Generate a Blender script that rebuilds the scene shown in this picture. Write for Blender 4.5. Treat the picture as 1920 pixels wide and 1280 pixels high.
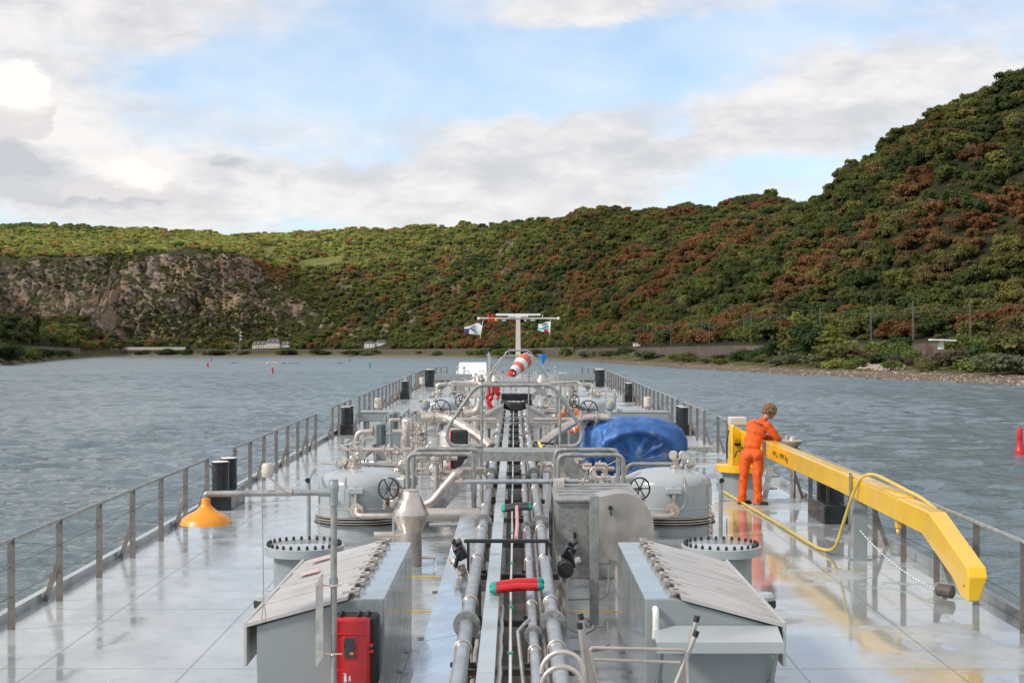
import bpy, math, random
import numpy as np
from mathutils import Vector, Matrix, Euler
R = math.radians; PI = math.pi
SC = bpy.context.scene; COL = SC.collection
for o in list(bpy.data.objects): bpy.data.objects.remove(o)

# ------------------------------------------------------------------ camera
F = 2667.0; PX0 = 960.0; HOR = 660.0; CAM_H = 5.6; EYE = 3.2      # 50 mm lens, eye 5.6 m over the river, 3.2 m over the deck
cam = bpy.data.cameras.new('camera'); cam.sensor_width = 36; cam.lens = 36*F/1920
cam.shift_y = (HOR-640)/1920; cam.clip_start = .2; cam.clip_end = 20000
co = bpy.data.objects.new('camera', cam); COL.objects.link(co)
co.location = (0, 0, CAM_H); co.rotation_euler = (PI/2, 0, 0); SC.camera = co

# ------------------------------------------------------------------ sun, sky, exposure
SUN_EL, SUN_AZ = R(38), R(-116)           # azimuth from +Y towards +X
sd = bpy.data.lights.new('sun', 'SUN'); sd.energy = 2.5; sd.angle = R(9); sd.color = (1, .93, .84)
so = bpy.data.objects.new('sun', sd); COL.objects.link(so)
sv = Vector((math.sin(SUN_AZ)*math.cos(SUN_EL), math.cos(SUN_AZ)*math.cos(SUN_EL), math.sin(SUN_EL)))
so.rotation_euler = sv.to_track_quat('Z', 'Y').to_euler(); so.location = (-60, 0, 80)
SC.view_settings.view_transform = 'Standard'; SC.view_settings.look = 'None'
SC.view_settings.exposure = 0.40; SC.view_settings.gamma = 1
SC.cycles.use_denoising = True; SC.cycles.max_bounces = 6; SC.cycles.transparent_max_bounces = 8
SC.cycles.caustics_reflective = False; SC.cycles.caustics_refractive = False

class NT:
    """small node-tree writer: values are sockets or numbers"""
    def __init__(s, tree): s.t = tree; s.n = tree.nodes; s.l = tree.links
    def put(s, sock, v):
        if v is None: return
        if isinstance(v, bpy.types.NodeSocket): s.l.new(v, sock)
        else:
            if sock.type == 'RGBA' and len(v) == 3: v = (*v, 1)
            sock.default_value = v
    def m(s, op, a, b=None, c=None, clamp=False):
        n = s.n.new('ShaderNodeMath'); n.operation = op; n.use_clamp = clamp
        for i, v in enumerate((a, b, c)): s.put(n.inputs[i], v)
        return n.outputs[0]
    def vm(s, op, a, b=None):
        n = s.n.new('ShaderNodeVectorMath'); n.operation = op
        s.put(n.inputs[0], a); s.put(n.inputs[1], b)
        return n.outputs[0]
    def comb(s, x, y, z):
        n = s.n.new('ShaderNodeCombineXYZ')
        for i, v in enumerate((x, y, z)): s.put(n.inputs[i], v)
        return n.outputs[0]
    def sep(s, v):
        n = s.n.new('ShaderNodeSeparateXYZ'); s.put(n.inputs[0], v); return n.outputs
    def noise(s, v, scale, detail=4, rough=.5, dist=0, out='Fac'):
        n = s.n.new('ShaderNodeTexNoise'); s.put(n.inputs['Vector'], v)
        n.inputs['Scale'].default_value = scale; n.inputs['Detail'].default_value = detail
        n.inputs['Roughness'].default_value = rough; n.inputs['Distortion'].default_value = dist
        return n.outputs[out]
    def ramp(s, v, lo, hi, a=0., b=1.):
        n = s.n.new('ShaderNodeMapRange'); n.interpolation_type = 'SMOOTHSTEP'
        for i, q in enumerate((v, lo, hi, a, b)): s.put(n.inputs[i], q)
        return n.outputs[0]
    def mix(s, f, a, b, mode='MIX'):
        n = s.n.new('ShaderNodeMix'); n.data_type = 'RGBA'; n.blend_type = mode
        s.put(n.inputs[0], f); s.put(n.inputs[6], a); s.put(n.inputs[7], b)
        return n.outputs[2]
    def bump(s, h, strength, dist, normal=None):
        n = s.n.new('ShaderNodeBump'); s.put(n.inputs['Height'], h)
        n.inputs['Strength'].default_value = strength; n.inputs['Distance'].default_value = dist
        if normal is not None: s.put(n.inputs['Normal'], normal)
        return n.outputs[0]

W = bpy.data.worlds.new('World'); SC.world = W; W.use_nodes = True
W.node_tree.nodes.clear(); t = NT(W.node_tree)
sky = t.n.new('ShaderNodeTexSky'); sky.sky_type = 'NISHITA'; sky.sun_disc = False
sky.sun_elevation = SUN_EL; sky.sun_rotation = SUN_AZ; sky.altitude = 100
sky.air_density = 1.0; sky.dust_density = .6; sky.ozone_density = 1.4
tc = t.n.new('ShaderNodeTexCoord').outputs['Generated']
dx, dy, dz = t.sep(tc)
az = t.m('ARCTAN2', dx, dy); el = t.m('ARCSINE', dz)
base = t.comb(t.m('MULTIPLY', az, 3.6), t.m('MULTIPLY', el, 7.2), 0.)
n1 = t.noise(base, 2.1, 9, .56, .15); n2 = t.noise(t.vm('ADD', base, (5.3, 2.1, 1.)), 5.5, 8, .6)
warp = t.noise(t.vm('ADD', base, (1.7, 9.2, 4.)), 6., 7, .62, 0, 'Color')
wx, wy, wz = t.sep(warp)
azw = t.m('MULTIPLY_ADD', t.m('SUBTRACT', wx, .5), .055, az)
elw = t.m('MULTIPLY_ADD', t.m('SUBTRACT', wy, .5), .035, el)
def blob(px, py, rx, ry, amp, p=2.0):
    a = t.m('DIVIDE', t.m('SUBTRACT', azw, (px-960)/F), rx/F)
    e = t.m('DIVIDE', t.m('SUBTRACT', elw, (660-py)/F), ry/F)
    d = t.m('ADD', t.m('MULTIPLY', a, a), t.m('MULTIPLY', e, e))
    return t.m('MULTIPLY', t.m('EXPONENT', t.m('MULTIPLY', d, -1.)), amp)
def total(bl):
    s_ = 0.
    for b in bl: s_ = t.m('ADD', s_, blob(*b))
    return s_
cover = total([(120, 60, 330, 120, .5), (620, 60, 130, 70, .22), (60, 230, 130, 75, .6), (40, 330, 200, 60, .6), (270, 350, 190, 80, .55),
               (620, 370, 420, 70, .5), (850, 260, 300, 70, .35), (1250, 270, 380, 75, .5), (1650, 190, 330, 90, .5), (1050, 40, 260, 45, .4),
               (1800, 50, 250, 80, .3), (380, 190, 200, 70, .25), (1200, 25, 260, 36, .25), (1450, 350, 230, 30, .14), (1000, 370, 300, 50, .3),
               (420, 150, 150, 45, -.42), (330, 165, 110, 40, -.25), (740, 130, 210, 130, -.5), (1150, 125, 260, 60, -.55), (980, 170, 260, 50, -.35), (1270, 245, 70, 18, -.5),
               (1450, 320, 160, 28, -.45), (1400, 75, 260, 40, -.4), (640, 290, 130, 18, -.2), (560, 180, 160, 70, -.3)])
mask = t.ramp(t.m('ADD', t.m('MULTIPLY_ADD', n1, 1.05, t.m('MULTIPLY', n2, .38)), t.m('ADD', cover, t.m('MULTIPLY', t.ramp(el, .25, .45), .30))), .60, 1.16)
bright = total([(60, 225, 110, 62, .95), (275, 335, 95, 45, .9), (520, 395, 120, 35, .4), (760, 370, 260, 40, .15), (1530, 190, 260, 45, .2), (1080, 45, 150, 25, .2), (1400, 285, 45, 16, .2),
                (40, 330, 120, 40, -1.0), (240, 385, 240, 20, -.7), (430, 312, 30, 11, -.75), (700, 320, 160, 24, -.3), (1000, 300, 200, 60, -.2), (1300, 290, 120, 30, -.25), (1520, 235, 220, 25, -.4), (430, 20, 140, 60, -.12)])
lit = t.ramp(t.m('ADD', t.m('MULTIPLY_ADD', t.noise(t.vm('MULTIPLY', base, (1., 1.25, 1.)), 5.0, 9, .62, .3), 2.1, -.55), bright), -.1, 1.0)
cl = t.mix(lit, (5.0, 5.05, 5.3), (7.5, 7.2, 6.95))
skyc = t.mix(1., sky.outputs[0], (1.12, 1.30, 1.42), 'MULTIPLY')
thin = t.m('MULTIPLY', t.ramp(n1, .3, .75), .35)
skyc = t.mix(t.m('ADD', thin, .22), skyc, (7.6, 7.8, 8.0))
final = t.mix(t.m('MULTIPLY', mask, .93), skyc, cl)
# two heaped clouds and a dark one low on the left
n3 = t.noise(t.vm('MULTIPLY', base, (1., .6, 1.)), 7., 7, .55); sh = t.m('MULTIPLY', t.m('SUBTRACT', n3, .5), 1.3)
heap = t.ramp(t.m('ADD', total([(20, 225, 75, 60, 1.), (100, 222, 62, 52, 1.), (262, 345, 62, 34, .95), (320, 362, 60, 26, .7), (215, 372, 90, 24, .7), (390, 390, 60, 16, .55)]), sh), .36, .60)
top = t.ramp(t.m('ADD', total([(20, 195, 90, 45, 1.), (95, 190, 75, 45, 1.), (262, 320, 80, 34, 1.), (320, 350, 60, 22, .6), (540, 392, 60, 20, .8), (1415, 280, 46, 12, .5), (905, 367, 60, 9, .5)]), t.m('MULTIPLY', sh, .6)), .15, .75)
final = t.mix(heap, final, t.mix(top, (6.0, 5.85, 5.8), (7.9, 7.65, 7.4)))
dark = t.ramp(t.m('ADD', total([(35, 325, 75, 24, 1.), (0, 345, 110, 18, .7), (90, 335, 50, 14, .6), (436, 311, 26, 9, .85), (420, 317, 30, 5, .5), (300, 388, 120, 9, .55), (120, 392, 130, 8, .5)]), sh), .34, .66)
final = t.mix(t.m('MULTIPLY', dark, .75), final, (4.5, 4.6, 4.95))
bg = t.n.new('ShaderNodeBackground'); bg.inputs[1].default_value = .1; t.l.new(final, bg.inputs[0])
wo = t.n.new('ShaderNodeOutputWorld'); t.l.new(bg.outputs[0], wo.inputs[0])

# ------------------------------------------------------------------ helpers
def material(name, col, rough=.5, metal=0., var=.12, vscale=3., bump=0., bscale=20., coat=0., rvar=0., spots=None, trans=0., coord='Object'):
    m = bpy.data.materials.new(name); m.use_nodes = True; m.node_tree.nodes.clear(); n = NT(m.node_tree)
    out = n.n.new('ShaderNodeOutputMaterial'); p = n.n.new('ShaderNodeBsdfPrincipled'); n.l.new(p.outputs[0], out.inputs[0])
    tx = n.n.new('ShaderNodeTexCoord').outputs[coord]
    a = n.noise(tx, vscale, 5, .6)
    lo = tuple(c*(1-var) for c in col); hi = tuple(min(1, c*(1+var)) for c in col)
    c = n.mix(n.ramp(a, .3, .7), lo, hi)
    if spots:
        c = n.mix(n.ramp(n.noise(tx, spots[1], 6, .65), spots[2], spots[2]+.12), c, spots[0])
    n.put(p.inputs['Base Color'], c)
    p.inputs['Metallic'].default_value = metal
    n.put(p.inputs['Roughness'], n.ramp(n.noise(tx, vscale*2.3, 4), .3, .7, max(.02, rough-rvar), min(1, rough+rvar)) if rvar else rough)
    if coat: p.inputs['Coat Weight'].default_value = coat; p.inputs['Coat Roughness'].default_value = .08
    if trans: p.inputs['Transmission Weight'].default_value = trans
    if bump: n.put(p.inputs['Normal'], n.bump(n.noise(tx, bscale, 4, .6), .5, bump))
    return m
def props(o, label=None, cat=None, group=None, kind=None):
    for k, v in (('label', label), ('category', cat), ('group', group), ('kind', kind)):
        if v: o[k] = v
    return o
def thing(name, label, cat, loc=(0, 0, 0), group=None, ship=True):
    o = bpy.data.objects.new(name, None); COL.objects.link(o); o.location = loc; o.empty_display_size = .1
    props(o, label, cat, group)
    if ship: SHIP.append(o)
    return o
SHIP = []
def root_of(o):
    while o.parent: o = o.parent
    return o
def frame(d):
    d = Vector(d).normalized(); u = Vector((0, 0, 1)) if abs(d.z) < .95 else Vector((1, 0, 0))
    a = d.cross(u).normalized(); return a, d.cross(a).normalized(), d
class MB:
    def __init__(s): s.v = []; s.f = []
    def add(s, vs, fs):
        k = len(s.v); s.v += [tuple(p) for p in vs]; s.f += [tuple(i+k for i in f) for f in fs]; return s
    def box(s, c, d, rot=None, taper=1.):
        c = Vector(c); x, y, z = (q/2 for q in d)
        vs = [Vector((i*x*(taper if k > 0 else 1), j*y*(taper if k > 0 else 1), k*z)) for k in (-1, 1) for j in (-1, 1) for i in (-1, 1)]
        if rot is not None:
            m = rot if isinstance(rot, Matrix) else Euler(rot).to_matrix(); vs = [m @ q for q in vs]
        return s.add([c+q for q in vs], [(0, 2, 3, 1), (4, 5, 7, 6), (0, 1, 5, 4), (2, 6, 7, 3), (0, 4, 6, 2), (1, 3, 7, 5)])
    def bar(s, a, b, w, h, up=(0, 0, 1)):
        a, b = Vector(a), Vector(b); d = (b-a); L = d.length; d.normalize()
        sx = d.cross(Vector(up)).normalized(); uz = sx.cross(d).normalized()
        return s.box((a+b)/2, (w, L, h), Matrix((sx, d, uz)).transposed())
    def ring(s, c, a, b, r, n): return [c + a*(r*math.cos(2*PI*i/n)) + b*(r*math.sin(2*PI*i/n)) for i in range(n)]
    def loft(s, rings, cap=True, closed=False):
        n = len(rings[0]); k = len(s.v); s.v += [tuple(p) for r in rings for p in r]; m = len(rings)
        for j in range(m if closed else m-1):
            for i in range(n):
                a = k+j*n+i; b = k+j*n+(i+1) % n; c = k+((j+1) % m)*n+(i+1) % n; d = k+((j+1) % m)*n+i
                s.f.append((a, b, c, d))
        if cap and not closed:
            s.f.append(tuple(k+i for i in range(n))[::-1]); s.f.append(tuple(k+(m-1)*n+i for i in range(n)))
        return s
    def cyl(s, p, q, r, r2=None, n=14, cap=True):
        p, q = Vector(p), Vector(q); a, b, d = frame(q-p)
        return s.loft([s.ring(p, a, b, r, n), s.ring(q, a, b, r if r2 is None else r2, n)], cap)
    def tube(s, pts, r, n=10, fil=0., closed=False, cap=True):
        P = [Vector(p) for p in pts]
        if fil:
            Q = []; m = len(P)
            for i in range(m):
                if not closed and i in (0, m-1): Q.append(P[i]); continue
                a, b, c = P[i-1], P[i], P[(i+1) % m]; u = (a-b); w = (c-b)
                f = min(fil, u.length*.49, w.length*.49); A = b+u.normalized()*f; C = b+w.normalized()*f
                for k in range(6):
                    tt = k/5; Q.append(A*(1-tt)**2 + b*2*tt*(1-tt) + C*tt*tt)
            P = Q
        m = len(P); rings = []; prev = None
        for i in range(m):
            if closed: d = P[(i+1) % m]-P[i-1]
            else: d = P[min(i+1, m-1)]-P[max(i-1, 0)]
            if d.length < 1e-9: d = Vector((0, 0, 1))
            d.normalize()
            if prev is None: a, b, _ = frame(d)
            else:
                a = prev - d*prev.dot(d)
                if a.length < 1e-6: a, b, _ = frame(d)
                a.normalize(); b = d.cross(a).normalized()
            prev = a; rr = r[i] if isinstance(r, (list, tuple)) else r
            rings.append(s.ring(P[i], a, b, rr, n))
        return s.loft(rings, cap, closed)
    def lathe(s, prof, c, d=(0, 0, 1), n=24, cap=True):
        c = Vector(c); a, b, d = frame(d)
        return s.loft([s.ring(c+d*z, a, b, max(r, 1e-4), n) for r, z in prof], cap)
    def torus(s, c, ax, r, r2, n=28, k=8, part=1.):
        c = Vector(c); a, b, _ = frame(ax)
        return s.tube([c+a*(r*math.cos(2*PI*i/n*part))+b*(r*math.sin(2*PI*i/n*part)) for i in range(n if part == 1 else n+1)], r2, k, closed=part == 1)
    def prism(s, pts, off):
        off = Vector(off); P = [Vector(p) for p in pts]; n = len(P)
        s.add(P+[p+off for p in P], [tuple(range(n))[::-1], tuple(range(n, 2*n))] + [(i, (i+1) % n, n+(i+1) % n, n+i) for i in range(n)]); return s
    def ell(s, c, rr, n=14, m=9, rot=None):
        c = Vector(c); vs = []; 
        for j in range(1, m):
            th = PI*j/m
            for i in range(n): vs.append(Vector((rr[0]*math.sin(th)*math.cos(2*PI*i/n), rr[1]*math.sin(th)*math.sin(2*PI*i/n), rr[2]*math.cos(th))))
        vs += [Vector((0, 0, rr[2])), Vector((0, 0, -rr[2]))]; T = len(vs)-2
        if rot is not None: m3 = Euler(rot).to_matrix(); vs = [m3 @ q for q in vs]
        fs = [(j*n+i, (j+1)*n+i, (j+1)*n+(i+1) % n, j*n+(i+1) % n) for j in range(m-2) for i in range(n)]
        fs += [(T, i, (i+1) % n) for i in range(n)] + [(T+1, (m-2)*n+(i+1) % n, (m-2)*n+i) for i in range(n)]
        return s.add([c+q for q in vs], fs)
    def flange(s, c, ax, r, th, bolts=8, br=None):
        c = Vector(c); a, b, d = frame(ax); s.cyl(c-d*th/2, c+d*th/2, r, n=26)
        br = br or r*.1
        for i in range(bolts):
            q = c + (a*math.cos(2*PI*(i+.5)/bolts)+b*math.sin(2*PI*(i+.5)/bolts))*r*.78
            s.cyl(q-d*(th/2+br*1.6), q+d*(th/2+br*1.6), br, n=6)
        return s
    def build(s, name, mat, parent=None, smooth=35, bevel=0., label=None, kind=None):
        me = bpy.data.meshes.new(name); off = Vector((0, 0, 0))
        if parent is not None: off = root_of(parent).location
        me.from_pydata([(x-off.x, y-off.y, z-off.z) for x, y, z in s.v], [], s.f); me.validate(); me.update()
        import bmesh
        bm = bmesh.new(); bm.from_mesh(me); bmesh.ops.recalc_face_normals(bm, faces=bm.faces); bm.to_mesh(me); bm.free()
        for q in (mat if isinstance(mat, (list, tuple)) else [mat]): me.materials.append(q)
        if smooth: me.shade_smooth(); me.set_sharp_from_angle(angle=R(smooth))
        o = bpy.data.objects.new(name, me); COL.objects.link(o)
        if parent is not None: o.parent = parent
        if bevel:
            b = o.modifiers.new('bevel', 'BEVEL'); b.width = bevel; b.segments = 2; b.limit_method = 'ANGLE'; b.angle_limit = R(40)
        if label: o['label'] = label
        if kind: o['kind'] = kind
        return o
def np_mesh(name, V, Q, mat, parent=None, smooth=False):
    me = bpy.data.meshes.new(name); V = np.asarray(V, np.float32); Q = np.asarray(Q, np.int32); k = Q.shape[1]
    me.vertices.add(len(V)); me.vertices.foreach_set('co', V.ravel())
    me.loops.add(Q.size); me.loops.foreach_set('vertex_index', Q.ravel())
    me.polygons.add(len(Q)); me.polygons.foreach_set('loop_start', np.arange(0, Q.size, k, dtype=np.int32))
    me.polygons.foreach_set('loop_total', np.full(len(Q), k, np.int32))
    if smooth: me.polygons.foreach_set('use_smooth', np.ones(len(Q), bool))
    me.update(); me.validate(); me.materials.append(mat)
    o = bpy.data.objects.new(name, me)
    if parent is not False: COL.objects.link(o)
    if parent: o.parent = parent
    return o
def copy_tree(o, loc=None, label=None, group=None, first=True, rz=None):
    c = o.copy(); COL.objects.link(c)
    if loc is not None: c.location = loc
    if rz is not None: c.rotation_euler.z = rz
    if label: c['label'] = label
    if group: c['group'] = group
    if o in SHIP: SHIP.append(c)
    for ch in [q for q in COL.objects if q.parent == o]:
        copy_tree(ch).parent = c
    return c
def text_mesh(body, size, mat, parent, mtx, ext=.002, name='lettering', sx=1.):
    cu = bpy.data.curves.new('txt', 'FONT'); cu.body = body; cu.size = size; cu.extrude = ext; cu.align_x = 'CENTER'; cu.align_y = 'CENTER'; cu.resolution_u = 3
    tmp = bpy.data.objects.new('txt', cu); COL.objects.link(tmp)
    dg = bpy.context.evaluated_depsgraph_get(); me = bpy.data.meshes.new_from_object(tmp.evaluated_get(dg)); bpy.data.objects.remove(tmp)
    me.transform(Matrix.Translation(-root_of(parent).location) @ mtx @ Matrix.Diagonal((sx, 1, 1, 1))); me.materials.clear(); me.materials.append(mat)
    o = bpy.data.objects.new(name, me); COL.objects.link(o); o.parent = parent
    return o
rng = random.Random(7); NR = np.random.default_rng(11)
# value noise for the land
_P = NR.random((256, 256)).astype(np.float64)
def vnoise(x, y):
    x = np.asarray(x, float); y = np.asarray(y, float); xi = np.floor(x).astype(int); yi = np.floor(y).astype(int); fx = x-xi; fy = y-yi
    fx = fx*fx*(3-2*fx); fy = fy*fy*(3-2*fy); g = lambda i, j: _P[i & 255, j & 255]
    return (g(xi, yi)*(1-fx)+g(xi+1, yi)*fx)*(1-fy)+(g(xi, yi+1)*(1-fx)+g(xi+1, yi+1)*fx)*fy
def fbm(x, y, o=5, g=.5):
    s_ = 0.; a = 1.; tt = 0.
    for i in range(o): s_ = s_+a*vnoise(x+17.3*i, y-9.1*i); tt += a; a *= g; x = x*2.03; y = y*2.03
    return s_/tt

# ------------------------------------------------------------------ land, river, far bank
def Zp(py, Y): return CAM_H+(HOR-py)*Y/F
D0 = lambda py: CAM_H*F/(py-HOR)
# (u, shore, road edge, then [(Y, py)]*6 : hill feet, mid, cliff, top, ridge) ; Z from the picture height at that distance
TB = [
 (-4000, 60, 110,  [(150,560),(220,300),(300,100),(380,-50),(500,-200),(600,-250)]),
 (-900, 260, 330,  [(380,610),(450,480),(560,380),(700,300),(900,250),(1200,230)]),
 (-250, 420, 500,  [(540,615),(620,555),(760,470),(1000,440),(1400,420),(1900,400)]),
 (0,    600, 665,  [(700,632),(800,590),(1300,642),(2040,590),(2190,478),(3100,424)]),
 (40,   700, 775,  [(820,636),(900,600),(1350,645),(2040,595),(2190,482),(3100,424)]),
 (80,   850, 925,  [(960,640),(1020,618),(1400,648),(2040,595),(2190,482),(3100,423)]),
 (140, 1160, 1235, [(1270,645),(1300,641),(1500,650),(2040,595),(2195,480),(3100,426)]),
 (185, 1600, 1680, [(1720,652),(1760,648),(1960,645),(2060,590),(2195,484),(3100,426)]),
 (230, 1880, 1950, [(1990,650),(2040,630),(2080,590),(2200,485),(2400,462),(3100,428)]),
 (330, 1880, 1950, [(1990,650),(2040,625),(2080,580),(2180,476),(2400,462),(3100,434)]),
 (430, 1880, 1950, [(1990,650),(2040,620),(2090,570),(2190,472),(2450,462),(3100,436)]),
 (520, 1850, 1930, [(1970,651),(2040,624),(2120,570),(2260,500),(2500,474),(3100,430)]),
 (600, 1830, 1900, [(1940,651),(2020,626),(2120,580),(2300,510),(2600,470),(3000,428)]),
 (700, 1730, 1800, [(1840,651),(1920,622),(2050,570),(2250,510),(2550,460),(2900,426)]),
 (800, 1560, 1640, [(1680,650),(1760,620),(1900,570),(2120,510),(2400,455),(2700,420)]),
 (900, 1400, 1480, [(1520,649),(1600,618),(1740,565),(1950,500),(2200,445),(2450,416)]),
 (1000,1150, 1240, [(1280,648),(1360,615),(1500,560),(1700,495),(1930,438),(2150,410)]),
 (1090, 850, 960,  [(1000,646),(1090,612),(1240,552),(1450,485),(1680,430),(1900,398)]),
 (1200, 600, 720,  [(760,643),(850,602),(980,545),(1180,480),(1400,425),(1650,396)]),
 (1300, 470, 560,  [(600,640),(680,598),(820,530),(1000,465),(1250,415),(1500,390)]),
 (1400, 390, 480,  [(515,638),(590,592),(700,520),(880,450),(1080,405),(1330,374)]),
 (1500, 340, 430,  [(462,636),(530,585),(620,510),(740,440),(900,395),(1150,369)]),
 (1540, 325, 412,  [(442,635),(500,580),(580,505),(680,435),(800,385),(960,358)]),
 (1600, 305, 385,  [(412,634),(460,575),(530,490),(620,410),(720,345),(840,306)]),
 (1700, 280, 365,  [(390,632),(430,572),(500,475),(580,380),(670,290),(780,225)]),
 (1800, 258, 350,  [(372,630),(410,570),(470,465),(540,360),(630,252),(740,176)]),
 (1920, 235, 330,  [(352,630),(390,568),(450,455),(520,345),(600,232),(700,140)]),
 (2300, 190, 280,  [(300,625),(340,540),(400,410),(470,270),(540,130),(620,30)]),
 (3200, 130, 200,  [(220,610),(260,470),(320,280),(380,100),(450,-50),(520,-150)]),
 (6000, 70, 120,   [(140,560),(180,300),(230,0),(290,-250),(350,-450),(420,-600)]),
]
SEG = [2, 4, 8, 4, 4, 24, 40, 70, 60, 40, 3]     # rows per span
def column_points(r):
    u, s0, e0, hill = r
    P = [(s0-25, -3.), (s0-3, -.25), (s0+14, .9), (s0+(e0-s0)*.62, 2.6), (e0-2, 3.9), (e0+9, 8.6)]
    P += [(y, max(8.7, Zp(py, y)-(6 if k else 0))) for k, (y, py) in enumerate(hill[:6])]
    return P
TU = np.array([r[0] for r in TB], float)
TPY = np.array([[p[0] for p in column_points(r)] for r in TB]); TPZ = np.array([[p[1] for p in column_points(r)] for r in TB])
us = np.concatenate([np.arange(-4000, -400, 60), np.arange(-400, 2400, 4), np.arange(2400, 6001, 60)]).astype(float)
def smooth_interp(u, tab):
    i = np.clip(np.searchsorted(TU, u)-1, 0, len(TU)-2); f = (u-TU[i])/(TU[i+1]-TU[i]); f = f*f*(3-2*f)*.6+f*.4
    return tab[i]*(1-f)[:, None]+tab[i+1]*f[:, None]
CY = smooth_interp(us, TPY); CZ = smooth_interp(us, TPZ)
rows_y, rows_z, rows_w = [], [], []
for k in range(11):
    n = SEG[k]
    for j in range(n + (k == 10)):
        f = j/n; rows_y.append(CY[:, k]*(1-f)+CY[:, k+1]*f); rows_z.append(CZ[:, k]*(1-f)+CZ[:, k+1]*f)
        rows_w.append(0 if k < 5 else (min(1, f*2) if k == 5 else 1))
GY = np.array(rows_y); GZ = np.array(rows_z); GW = np.array(rows_w)[:, None]
GX = (us[None, :]-PX0)/F*GY
def cliff_w(u, Z, Y):
    w = np.clip((u+250)/150, 0, 1)*np.clip((640-u)/120, 0, 1)*np.clip((Z-14)/12, 0, 1)*np.clip((2290-Y)/110, 0, 1)*np.clip((Y-2000)/25, 0, 1)
    return w
cw = cliff_w(us[None, :]+0*GY, GZ, GY)
gul = (fbm(GX/120, GY/190, 4)-.5)*34+(fbm(GX/38+9, GY/60, 4)-.5)*15
ridged = 1-np.abs(2*fbm(GX/46+3, GZ/70+GY/300, 5, .55)-1)
GZ2 = GZ+GW*gul*np.clip((GZ-8)/40, 0, 1)
GY2 = GY-cw*((ridged-.6)*36+(1-np.abs(2*fbm(GX/9+GZ/50, GZ/46+2, 3, .6)-1)-.6)*20+(1-np.abs(2*fbm(GX/17+GZ/60, GZ/34+7, 4, .6)-1)-.6)*26+(fbm(GX/6, GZ/8, 4, .65)-.5)*17)
GZ2 = GZ2+(1-GW)*(fbm(GX/7, GY/7, 3)-.5)*.9*np.clip((GZ+1)/2, 0, 1)
GX2 = GX
nr, nc = GX.shape
# land behind the crest, falling away
V = np.stack([GX2, GY2, GZ2], -1)
back = V[-1].copy(); back[:, :2] *= 1.25; back[:, 2] = back[:, 2]-60
V = np.concatenate([V, back[None]], 0); nr += 1
idx = np.arange(nr*nc).reshape(nr, nc)
Q = np.stack([idx[:-1, :-1], idx[:-1, 1:], idx[1:, 1:], idx[1:, :-1]], -1).reshape(-1, 4)
def land_material():
    m = bpy.data.materials.new('hillside'); m.use_nodes = True; m.node_tree.nodes.clear(); n = NT(m.node_tree)
    out = n.n.new('ShaderNodeOutputMaterial'); p = n.n.new('ShaderNodeBsdfPrincipled'); n.l.new(p.outputs[0], out.inputs[0])
    geo = n.n.new('ShaderNodeNewGeometry'); pos = geo.outputs['Position']; x, y, z = n.sep(pos)
    nz = n.sep(geo.outputs['Normal'])[2]
    under = n.mix(n.ramp(n.noise(pos, .03, 6, .65), .35, .65), (.060, .070, .026), (.095, .085, .042))
    under = n.mix(n.ramp(n.noise(pos, .11, 5, .7), .5, .7), under, (.06, .09, .025))
    strata = n.noise(n.comb(n.m('MULTIPLY_ADD', x, .05, n.m('MULTIPLY', z, .03)), n.m('MULTIPLY', y, .02), n.m('MULTIPLY', z, .06)), 1.9, 10, .78, .5)
    rock = n.mix(n.ramp(strata, .36, .66), (.13, .10, .08), (.66, .51, .39))
    rock = n.mix(n.ramp(n.noise(pos, .018, 5), .45, .65), rock, (.55, .39, .26))
    rk = n.m('ADD', n.m('SUBTRACT', .72, nz), n.m('MULTIPLY', n.m('SUBTRACT', n.noise(pos, .05, 6, .7), .5), 1.1))
    far = n.ramp(y, 1700., 1950.); notfar = n.ramp(y, 2300., 2450., 1., 0.)
    rockf = n.m('MULTIPLY', n.ramp(rk, -.16, .08), n.m('MULTIPLY', far, notfar))
    hill = n.mix(rockf, under, rock)
    field = n.ramp(n.noise(pos, .02, 3), .3, .7)
    hill = n.mix(n.ramp(y, 2340., 2450.), hill, n.mix(field, (.22, .26, .07), (.33, .32, .11)))
    grass = n.mix(n.ramp(n.noise(pos, .12, 6, .7), .35, .65), (.15, .17, .05), (.29, .24, .11))
    shingle = n.mix(n.ramp(n.noise(pos, 1.3, 5, .7), .3, .7), (.26, .20, .15), (.48, .37, .285))
    low = n.mix(n.ramp(n.m('ADD', z, n.m('MULTIPLY', n.noise(pos, .08, 4), 1.6)), 1.9, 2.5), shingle, grass)
    low = n.mix(n.ramp(z, -.1, .18), (.05, .042, .033), low)
    n.put(p.inputs['Base Color'], n.mix(n.ramp(z, 6., 9.), low, hill))
    p.inputs['Roughness'].default_value = .95; p.inputs['Specular IOR Level'].default_value = .15
    crack = n.noise(n.comb(n.m('MULTIPLY_ADD', x, .2, n.m('MULTIPLY', z, .09)), n.m('MULTIPLY', y, .05), n.m('MULTIPLY', z, .12)), 1.4, 8, .8)
    n.put(p.inputs['Normal'], n.bump(n.m('ADD', n.noise(pos, .5, 6, .7), n.m('ADD', n.m('MULTIPLY', crack, 2.4), n.m('MULTIPLY', strata, 2.5))), 1., 3.2))
    return m
land = np_mesh('hills', V.reshape(-1, 3), Q, land_material(), smooth=True); props(land, 'wooded valley sides and stony river banks', None, None, 'structure')

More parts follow.
